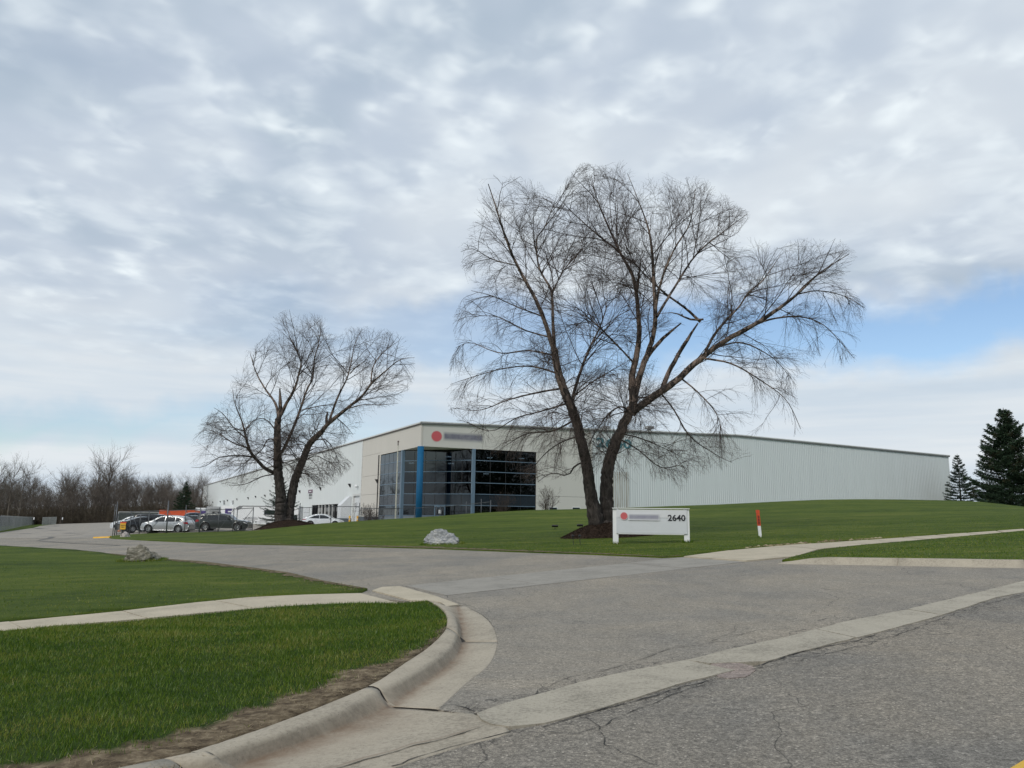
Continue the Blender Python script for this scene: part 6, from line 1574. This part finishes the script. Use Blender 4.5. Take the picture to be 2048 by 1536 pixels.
    over(*ws, m_carglass, 'windscreen'); over(*rw_, m_carglass, 'rear_window')
    if roofc: over(*roofc[0], roofc[1], 'roof', .016, .95)
    for k, wx in enumerate(xs):
        for s in (1, -1):
            b = MB(); yy = s*(hw-.13); b.lathe([(wr*.62, -.11), (wr*.93, -.11), (wr, -.07), (wr, .07), (wr*.93, .11), (wr*.62, .11)], (wx, yy, wr), 28, 'Y'); w_ = b.build('wheel', m_tyre, o, True, world=False)
            b = MB(); b.lathe([(0, s*.06), (wr*.16, s*.07), (wr*.18, s*.045), (wr*.18, s*.02)], (wx, yy, wr), 20, 'Y')
            b.lathe([(wr*.58, s*.03), (wr*.58, s*.09), (wr*.66, s*.105), (wr*.68, s*.09)], (wx, yy, wr), 28, 'Y')
            for q in range(7):
                a = 2*math.pi*q/7; ca, sa = math.cos(a), math.sin(a); V = []
                for rr_, hw_ in ((wr*.14, .035), (wr*.60, .022)):
                    for u_ in (-1, 1):
                        for yq in (.04, .075): V.append((wx+rr_*ca-u_*hw_*sa, yy+s*yq, wr+rr_*sa+u_*hw_*ca))
                b.add(V, [(0, 1, 3, 2), (4, 6, 7, 5), (0, 4, 5, 1), (2, 3, 7, 6), (1, 5, 7, 3), (0, 2, 6, 4)])
            b.build('rim', m_rim, w_, world=False)
            b = MB(); b.lathe([(0, s*.005), (wr*.6, s*.005)], (wx, yy, wr), 20, 'Y'); b.build('brake_disc', m_dark, w_, world=False)
        b = MB(); b.lathe([(wr+.055, -(hw-.25)), (wr+.055, hw-.25)], (wx, 0, wr), 20, 'Y'); b.build('wheel_arch', m_dark, o, world=False)
    if hl: side_patch(hl, m_lens, 'headlight', .014)
    if tl: side_patch(tl, m_red, 'taillight', .016)
    if lower: side_patch(lower, trimc or m_dark, 'sill', .014)
    # mirrors and handles
    mx_ = max(p[0] for w_ in sidewin for p in w_)-.22
    for s in (1, -1):
        b = MB(); b.box((mx_, s*(hw+.10), belt+.08), (.14, .20, .13)); b.build('mirror', paint, o, world=False)
        for hx in (mx_-.75, mx_-1.65):
            b = MB(); b.box((hx, s*(hw+.035), belt-.13), (.17, .03, .03)); b.build('handle', trimc or paint, o, world=False)
    if rails:
        rx0, rx1 = rails
        for s in (1, -1):
            b = MB(); y = s*(hw-tumble-.05); zz_ = max(p[1] for p in prof)+.03; b.tube([(rx0, y, zz_-.08), (rx0+.15, y, zz_-.02), (rx1-.15, y, zz_-.01), (rx1, y, zz_-.08)], .014, 6); b.build('roof_rail', m_trim, o, world=False)
    b = MB(); b.box((x_r+.015, 0, .62), (.03, .5, .13)); b.build('number_plate', m_white, o, world=False)
    return o
def paint(name, c, rough=.28, metal=.3):
    return mat(name, lambda: BSDF(c, rough, metal, spec=.5, coat=.6))
HATCH = [(-2.12, .42), (-2.14, .72), (-2.02, 1.02), (-1.72, 1.36), (-1.30, 1.52), (-.5, 1.60), (.2, 1.56), (.62, 1.42), (1.15, 1.10), (1.72, .96), (2.02, .78), (2.14, .52)]
HWIN = [[(-1.72, 1.08), (-1.42, 1.36), (-1.02, 1.44), (-1.02, 1.04)], [(-.96, 1.04), (-.96, 1.45), (-.16, 1.49), (-.10, 1.02)], [(-.04, 1.02), (-.10, 1.49), (.28, 1.44), (.66, 1.26), (.95, 1.02)]]
SUVP = [(-2.42, .50), (-2.46, .90), (-2.36, 1.22), (-2.12, 1.66), (-1.7, 1.77), (-.6, 1.80), (.25, 1.76), (.62, 1.62), (1.12, 1.22), (1.9, 1.10), (2.32, .98), (2.46, .55)]
SWIN = [[(-2.10, 1.22), (-1.98, 1.58), (-1.38, 1.64), (-1.38, 1.18)], [(-1.32, 1.18), (-1.32, 1.65), (-.30, 1.66), (-.26, 1.16)], [(-.19, 1.16), (-.23, 1.66), (.26, 1.63), (.60, 1.46), (.92, 1.16)]]
CROSS = [(-2.34, .45), (-2.38, .85), (-2.28, 1.08), (-1.75, 1.34), (-1.0, 1.58), (-.15, 1.63), (.55, 1.50), (1.2, 1.12), (1.8, .98), (2.25, .80), (2.36, .5)]
CWIN = [[(-1.62, 1.12), (-1.02, 1.42), (-.42, 1.52), (-.42, 1.08)], [(-.36, 1.08), (-.36, 1.53), (.18, 1.50), (.72, 1.28), (1.02, 1.08)]]
SEDP = [(-2.36, .45), (-2.40, .80), (-2.28, 1.02), (-1.75, 1.08), (-1.15, 1.36), (-.55, 1.48), (.15, 1.45), (.75, 1.20), (1.15, 1.00), (1.85, .88), (2.28, .72), (2.38, .45)]
SEDW = [[(-1.42, 1.05), (-1.0, 1.33), (-.42, 1.38), (-.42, .99)], [(-.36, .99), (-.36, 1.39), (.16, 1.37), (.66, 1.16), (.92, .98)]]
PKP = [(-2.5, .55), (-2.5, 1.1), (-1.4, 1.12), (-.95, 1.16), (-.80, 1.55), (-.4, 1.75), (.3, 1.75), (.62, 1.60), (1.05, 1.18), (1.9, 1.08), (2.35, .95), (2.5, .55)]
def place(px, yy): X = ray(px, 1034)[0]; return (X*yy, yy, Tf(X*yy, yy)+.01)
def face(px, deg): return math.atan2(-ray(px, 1034)[0], 1.)+rad(deg)
def car_at(px, yy): return place(px, yy)
m_silver = paint('silver_paint', (.50, .52, .54), .3, .6); m_charc = paint('charcoal_paint', (.045, .052, .052), .3, .4); m_whitec = paint('pearl_white', (.72, .76, .80), .25, .0)
m_black = paint('black_paint', (.014, .015, .018), .25, .2); m_navy = paint('navy_paint', (.035, .055, .085), .3, .4)
def silh(px, deg): return deg
make_car('parked_car', 'silver hatchback parked side-on behind the fence, facing left', 'car', car_at(338, 73.0), rad(180-3), 4.3, HATCH, .19, (-1.30, 1.34), .325, 1.02, .90, .16, m_silver, HWIN, (.30, 1.10), (-1.95, -1.45), hl=[(1.62, .90), (1.95, .76), (2.06, .70), (1.90, .88)], tl=[(-2.10, .80), (-2.05, 1.02), (-1.72, .98), (-1.78, .86)], zs=.91)
make_car('parked_car', 'dark charcoal SUV parked side-on behind the sliding gate, facing right', 'car', car_at(449, 72.6), rad(3), 5., SUVP, .25, (-1.45, 1.50), .39, 1.17, .98, .15, m_charc, SWIN, (.35, 1.08), (-2.34, -2.12), hl=[(2.05, .98), (2.34, .88), (2.36, .78), (2.1, .86)], tl=[(-2.44, .92), (-2.38, 1.16), (-2.05, 1.14), (-2.12, .96)], rails=(-1.9, .1), trimc=m_trim, zs=.90, sc=.915)
make_car('parked_car', 'white swoopy crossover parked beyond the smaller birch, facing right', 'car', (ray(648, 1034)[0]*99, 99., .66), rad(4), 4.75, CROSS, .20, (-1.42, 1.46), .36, 1.06, .96, .17, m_whitec, CWIN, (.45, 1.20), (-2.0, -1.2), hl=[(1.95, .86), (2.25, .74), (2.28, .70), (2.0, .76)], tl=[(-2.38, .88), (-2.34, 1.0), (-1.9, 1.02), (-1.95, .94)])
make_car('parked_car', 'white car with dark lower doors parked farthest left behind the gate', 'car', car_at(272, 90.0), rad(184), 4.7, CROSS, .20, (-1.42, 1.46), .34, 1.02, .93, .17, m_whitec, CWIN, (.45, 1.20), (-2.0, -1.2), lower=[(-2.2, .25), (-2.25, .95), (2.2, .78), (2.2, .25), (1.9, .25), (1.85, .6), (1.1, .6), (1.05, .25), (-1.0, .25), (-1.05, .6), (-1.8, .6), (-1.85, .25)])
make_car('parked_car', 'black SUV with red taillights partly hidden behind the silver hatchback', 'car', car_at(318, 79.5), rad(12), 4.8, SUVP, .25, (-1.45, 1.50), .37, 1.17, .96, .15, m_black, SWIN, (.35, 1.08), (-2.34, -2.12), tl=[(-2.44, .92), (-2.38, 1.22), (-2.12, 1.20), (-2.15, .96)], rails=(-1.9, .1), sc=.95)
make_car('parked_car', 'low black car with white rear trim showing between the white car and the silver hatchback', 'car', car_at(294, 76.0), rad(40), 4.5, SEDP, .20, (-1.40, 1.44), .33, .98, .92, .16, m_black, SEDW, (.30, 1.10), (-1.9, -1.2), tl=[(-2.38, .80), (-2.28, .98), (-2.0, .96), (-2.1, .82)])
make_car('parked_car', 'navy pickup between the silver hatchback and the charcoal SUV', 'car', car_at(388, 80.0), rad(25), 5., PKP, .30, (-1.55, 1.55), .38, 1.15, .97, .14, m_navy, [[(-.72, 1.22), (-.58, 1.6), (.0, 1.66), (.04, 1.18)], [(.10, 1.18), (.06, 1.66), (.34, 1.62), (.56, 1.48), (.84, 1.18)]], (.35, 1.03), (-.95, -.7), tl=[(-2.49, .8), (-2.48, 1.06), (-2.3, 1.06), (-2.3, .8)])
make_car('parked_car', 'black sedan with its rear close behind the silver hatchback on the right', 'car', car_at(381, 75.8), rad(200), 4.5, SEDP, .20, (-1.40, 1.44), .33, .98, .90, .16, m_black, SEDW, (.30, 1.10), (-1.9, -1.2), hl=[(1.92, .80), (2.2, .68), (2.24, .62), (1.95, .70)])

# ------------------------------------------------------------------ containers, trailers
def box_vehicle(name, label, cat, px0, px1, yy, ztop_px, zbot, depth, m, yaw=0., ribs_n=0, mr=None):
    X0, X1 = ray(px0, 1034)[0]*yy, ray(px1, 1034)[0]*yy; zt_ = HC+ray((px0+px1)/2, ztop_px)[1]*yy; w_ = X1-X0; o = thing(name, ((X0+X1)/2, yy, zbot), label, cat)
    g = Tf((X0+X1)/2, yy)
    b = MB(); b.box(((X0+X1)/2, yy+depth/2, (zt_+zbot)/2), (w_, depth, zt_-zbot)); b.build('body', m, o)
    if ribs_n:
        r_ = MB()
        for i in range(ribs_n): r_.box((X0+(i+.5)*w_/ribs_n, yy-.025, (zt_+zbot)/2), (w_/ribs_n*.45, .05, zt_-zbot-.3))
        tag(r_.build('ribs', m, o), kind='stuff')
        for z in (zbot+.07, zt_-.07): b = MB(); b.box(((X0+X1)/2, yy-.03, z), (w_, .07, .14)); b.build('frame_rail', mr or m, o)
        for x_ in (X0+.07, X1-.07): b = MB(); b.box((x_, yy-.034, (zt_+zbot)/2), (.14, .08, zt_-zbot-.29)); b.build('corner_post', mr or m, o)
    return o, X0, X1, zbot, zt_, g
box_vehicle('shipping_container', 'orange shipping container behind the parked cars', 'container', 318, 389, 141, 1020.5, .2, 2.4, m_orange, ribs_n=20)
box_vehicle('shipping_container', 'grey-green low container row between the gate and the orange one', 'container', 236, 318, 150, 1023.5, .1, 2.4, plain('dull_green', (.05, .062, .058), .7), ribs_n=26, mr=m_galv2)
def wheels_under(o, xs, y, g, r=.5, d=.3):
    for x_ in xs: b = MB(); b.lathe([(0, -d/2), (r, -d/2), (r, d/2), (0, d/2)], (x_, y, g+r), 18, 'Y'); b.build('wheel', m_tyre, o)
o, X0, X1, zb_, zt_, g = box_vehicle('box_trailer', 'white box trailer end with a tall purple panel, left of the slatted grey one', 'trailer', 390, 410, 214, 1015.5, .9, 12, m_offwhite, 0)
k = 214/FPX; b = MB(); b.box((X1-3.9*k, 213.95, zt_-(1043-1021)*k*.5-5*k), (9*k, .06, 20*k)); b.build('marking', m_purple, o); b = MB(); b.box((X0+1.8*k, 213.97, (zt_+zb_)/2), (3.2*k, .05, zt_-zb_-.3)); b.build('corner_post', m_galv2, o); wheels_under(o, (X0+.6, X1-.6), 214.8, g)
o, X0, X1, zb_, zt_, g = box_vehicle('box_trailer', 'grey trailer with horizontal slats backed against the warehouse docks', 'trailer', 412, 441, 212, 1013, .9, 12, plain('grey_trailer', (.33, .34, .35), .6), 0)
for i in range(9): b = MB(); b.box(((X0+X1)/2+.35, 211.95, zb_+.35+i*(zt_-zb_-.5)/9), (X1-X0-1.0, .06, .10)); b.build('slat', m_galv2, o)
wheels_under(o, (X0+.6, X1-.6), 212.8, g)
k = 200/FPX
o, X0, X1, zb_, zt_, g = box_vehicle('box_trailer', 'white box trailer with a big purple logo block above the charcoal SUV', 'trailer', 441, 482, 200, 1011.5, .9, 12, m_white, 0)
lx = ray(449.5, 1034)[0]*200; lt = HC+ray(455, 1017)[1]*200; lb2 = HC+ray(455, 1031)[1]*200; hh = lt-lb2; lw = 13*k
for (ax, aw, az, ah) in ((0, .42, 0, 1.), (.42, .58, .68, .32), (.42, .50, .26, .22), (.42, .62, 0., .14)):
    b = MB(); b.box((lx+lw*(ax+aw/2), 199.96, lb2+hh*(az+ah/2)), (lw*aw, .05, hh*ah)); b.build('marking', m_purple, o)
wheels_under(o, (X0+.8, X1-.8), 200.8, g)
for px0, px1, ztp in ((398, 402, 1016),): pass
# travel trailer
yy = 109.; X0 = ray(463, 1034)[0]*yy; X1 = ray(596, 1034)[0]*yy; g = .5; k = yy/FPX; zt_ = HC+ray(520, 1011.5)[1]*yy
tt = thing('travel_trailer', ((X0+X1)/2, yy, g), 'long white travel trailer with rounded front and dark stripes, behind the charcoal SUV', 'trailer')
pr_ = [(X0+.05, g+.75), (X0-.10+.9*0, g+1.3), (X0+.02, zt_-.9), (X0+.35, zt_-.25), (X0+.95, zt_), (X1, zt_), (X1, g+.55), (X0+.9, g+.55), (X0+.3, g+.62)]
b = MB(); n = len(pr_); b.add([(x_, yy, z) for x_, z in pr_]+[(x_, yy+2.5, z) for x_, z in pr_], [tuple(range(n)), tuple(range(n, 2*n))[::-1]]+[(i, n+i, n+(i+1) % n, (i+1) % n) for i in range(n)]); b.build('body', m_white, tt)
b = MB(); V = [(X0+.50, yy-.02, zt_-.30), (X0+.95, yy-.02, zt_-.03), (X0+1.45, yy-.02, zt_-.03), (X0+1.2, yy-.02, zt_-.38), (X0+.72, yy-.02, zt_-.62)]; b.add(V, [(0, 1, 2, 3, 4)]); b.build('front_trim', m_trim, tt)
b = MB(); b.box(((X0+X1)/2+.6, yy-.03, zt_-.05), (X1-X0-1.5, .06, .08)); b.build('awning', m_trim, tt)
for z, a0, a1, h_ in ((1041.3-3.5, 486, 516, .07), (1041.3-.6, 496, 510, .04), (1038., 524, 594, .07), (1041, 520, 594, .05), (1043.5, 505, 560, .03)):
    xa, xb = ray(a0, 1034)[0]*yy, ray(a1, 1034)[0]*yy; zz_ = HC+ray(500, z)[1]*yy; b = MB(); b.box(((xa+xb)/2, yy-.012, zz_), (xb-xa, .02, h_)); b.build('stripe', m_ink, tt)
V, F = text_mesh('IN MOTION', 1., 1., .01, .005); V[:, 0] -= V[:, 0].min(); V[:, 1] -= V[:, 1].min(); xa, xb = ray(490, 1034)[0]*yy, ray(513, 1034)[0]*yy; s1 = (xb-xa)/V[:, 0].max(); zz_ = HC+ray(500, 1036)[1]*yy
put('lettering', np.array([(xa+v[0]*s1+v[1]*.06, yy-.02-v[2], zz_+v[1]*.19) for v in V]), F, m_trim, tt)
for px in (507, 512.5): xa = ray(px, 1034)[0]*yy; zz_ = HC+ray(px, 1043.8)[1]*yy; b = MB(); b.box((xa, yy-.015, zz_), (.14, .02, .16)); b.build('vent', m_ink, tt)
b = MB(); b.box((ray(585, 1034)[0]*yy, yy-.015, zt_-1.5), (1.3, .03, .7)); b.build('window', m_carglass, tt)
b = MB(); b.box((ray(540, 1034)[0]*yy, yy-.015, zt_-.85), (1.6, .03, .6)); b.build('window', m_carglass, tt)
for xw in (.56, .64): 
    b = MB(); b.lathe([(0, -.12), (.33, -.12), (.36, 0), (.33, .12), (0, .12)], (X0+(X1-X0)*xw, yy+.15, g+.36), 18, 'Y'); b.build('wheel', m_tyre, tt)
b = MB(); b.tube([(X0+.2, yy+1.2, g+.55), (X0-1.0, yy+1.2, g+.5)], .07, 6); b.tube([(X0-.9, yy+1.2, g), (X0-.9, yy+1.2, g+.8)], .04, 6); b.build('hitch', m_dark, tt)
# small yellow and black machine by the trailer
yy = 150.; xm = ray(433, 1034)[0]*yy; g = Tf(xm, yy); zt_ = HC+ray(433, 1023.5)[1]*yy
fk_ = thing('forklift', (xm, yy, g), 'small yellow and black forklift seen over the charcoal SUV roof', 'forklift')
b = MB(); b.box((xm-.5, yy, g+.75), (1.1, 1.0, .8)); b.build('body', m_yellow, fk_)
b = MB(); 
for sx in (-.75, .45): b.box((xm+sx*.8, yy, (g+1.1+zt_)/2), (.07, .9, zt_-g-1.1))
b.box((xm-.12, yy, zt_-.05), (1.15, 1.0, .1)); b.build('cage', m_dark, fk_)
b = MB(); b.box((xm+.6, yy, (g+zt_)/2), (.12, .8, zt_-g-.1)); b.build('mast', m_dark, fk_)
b = MB(); b.box((xm+1.05, yy, g+.25), (.9, .7, .06)); b.build('forks', m_dark, fk_)
for sx in (-.75, .25): b = MB(); b.lathe([(0, -.5), (.28, -.5), (.28, .5), (0, .5)], (xm+sx, yy, g+.28), 16, 'Y'); b.build('wheel', m_tyre, fk_)
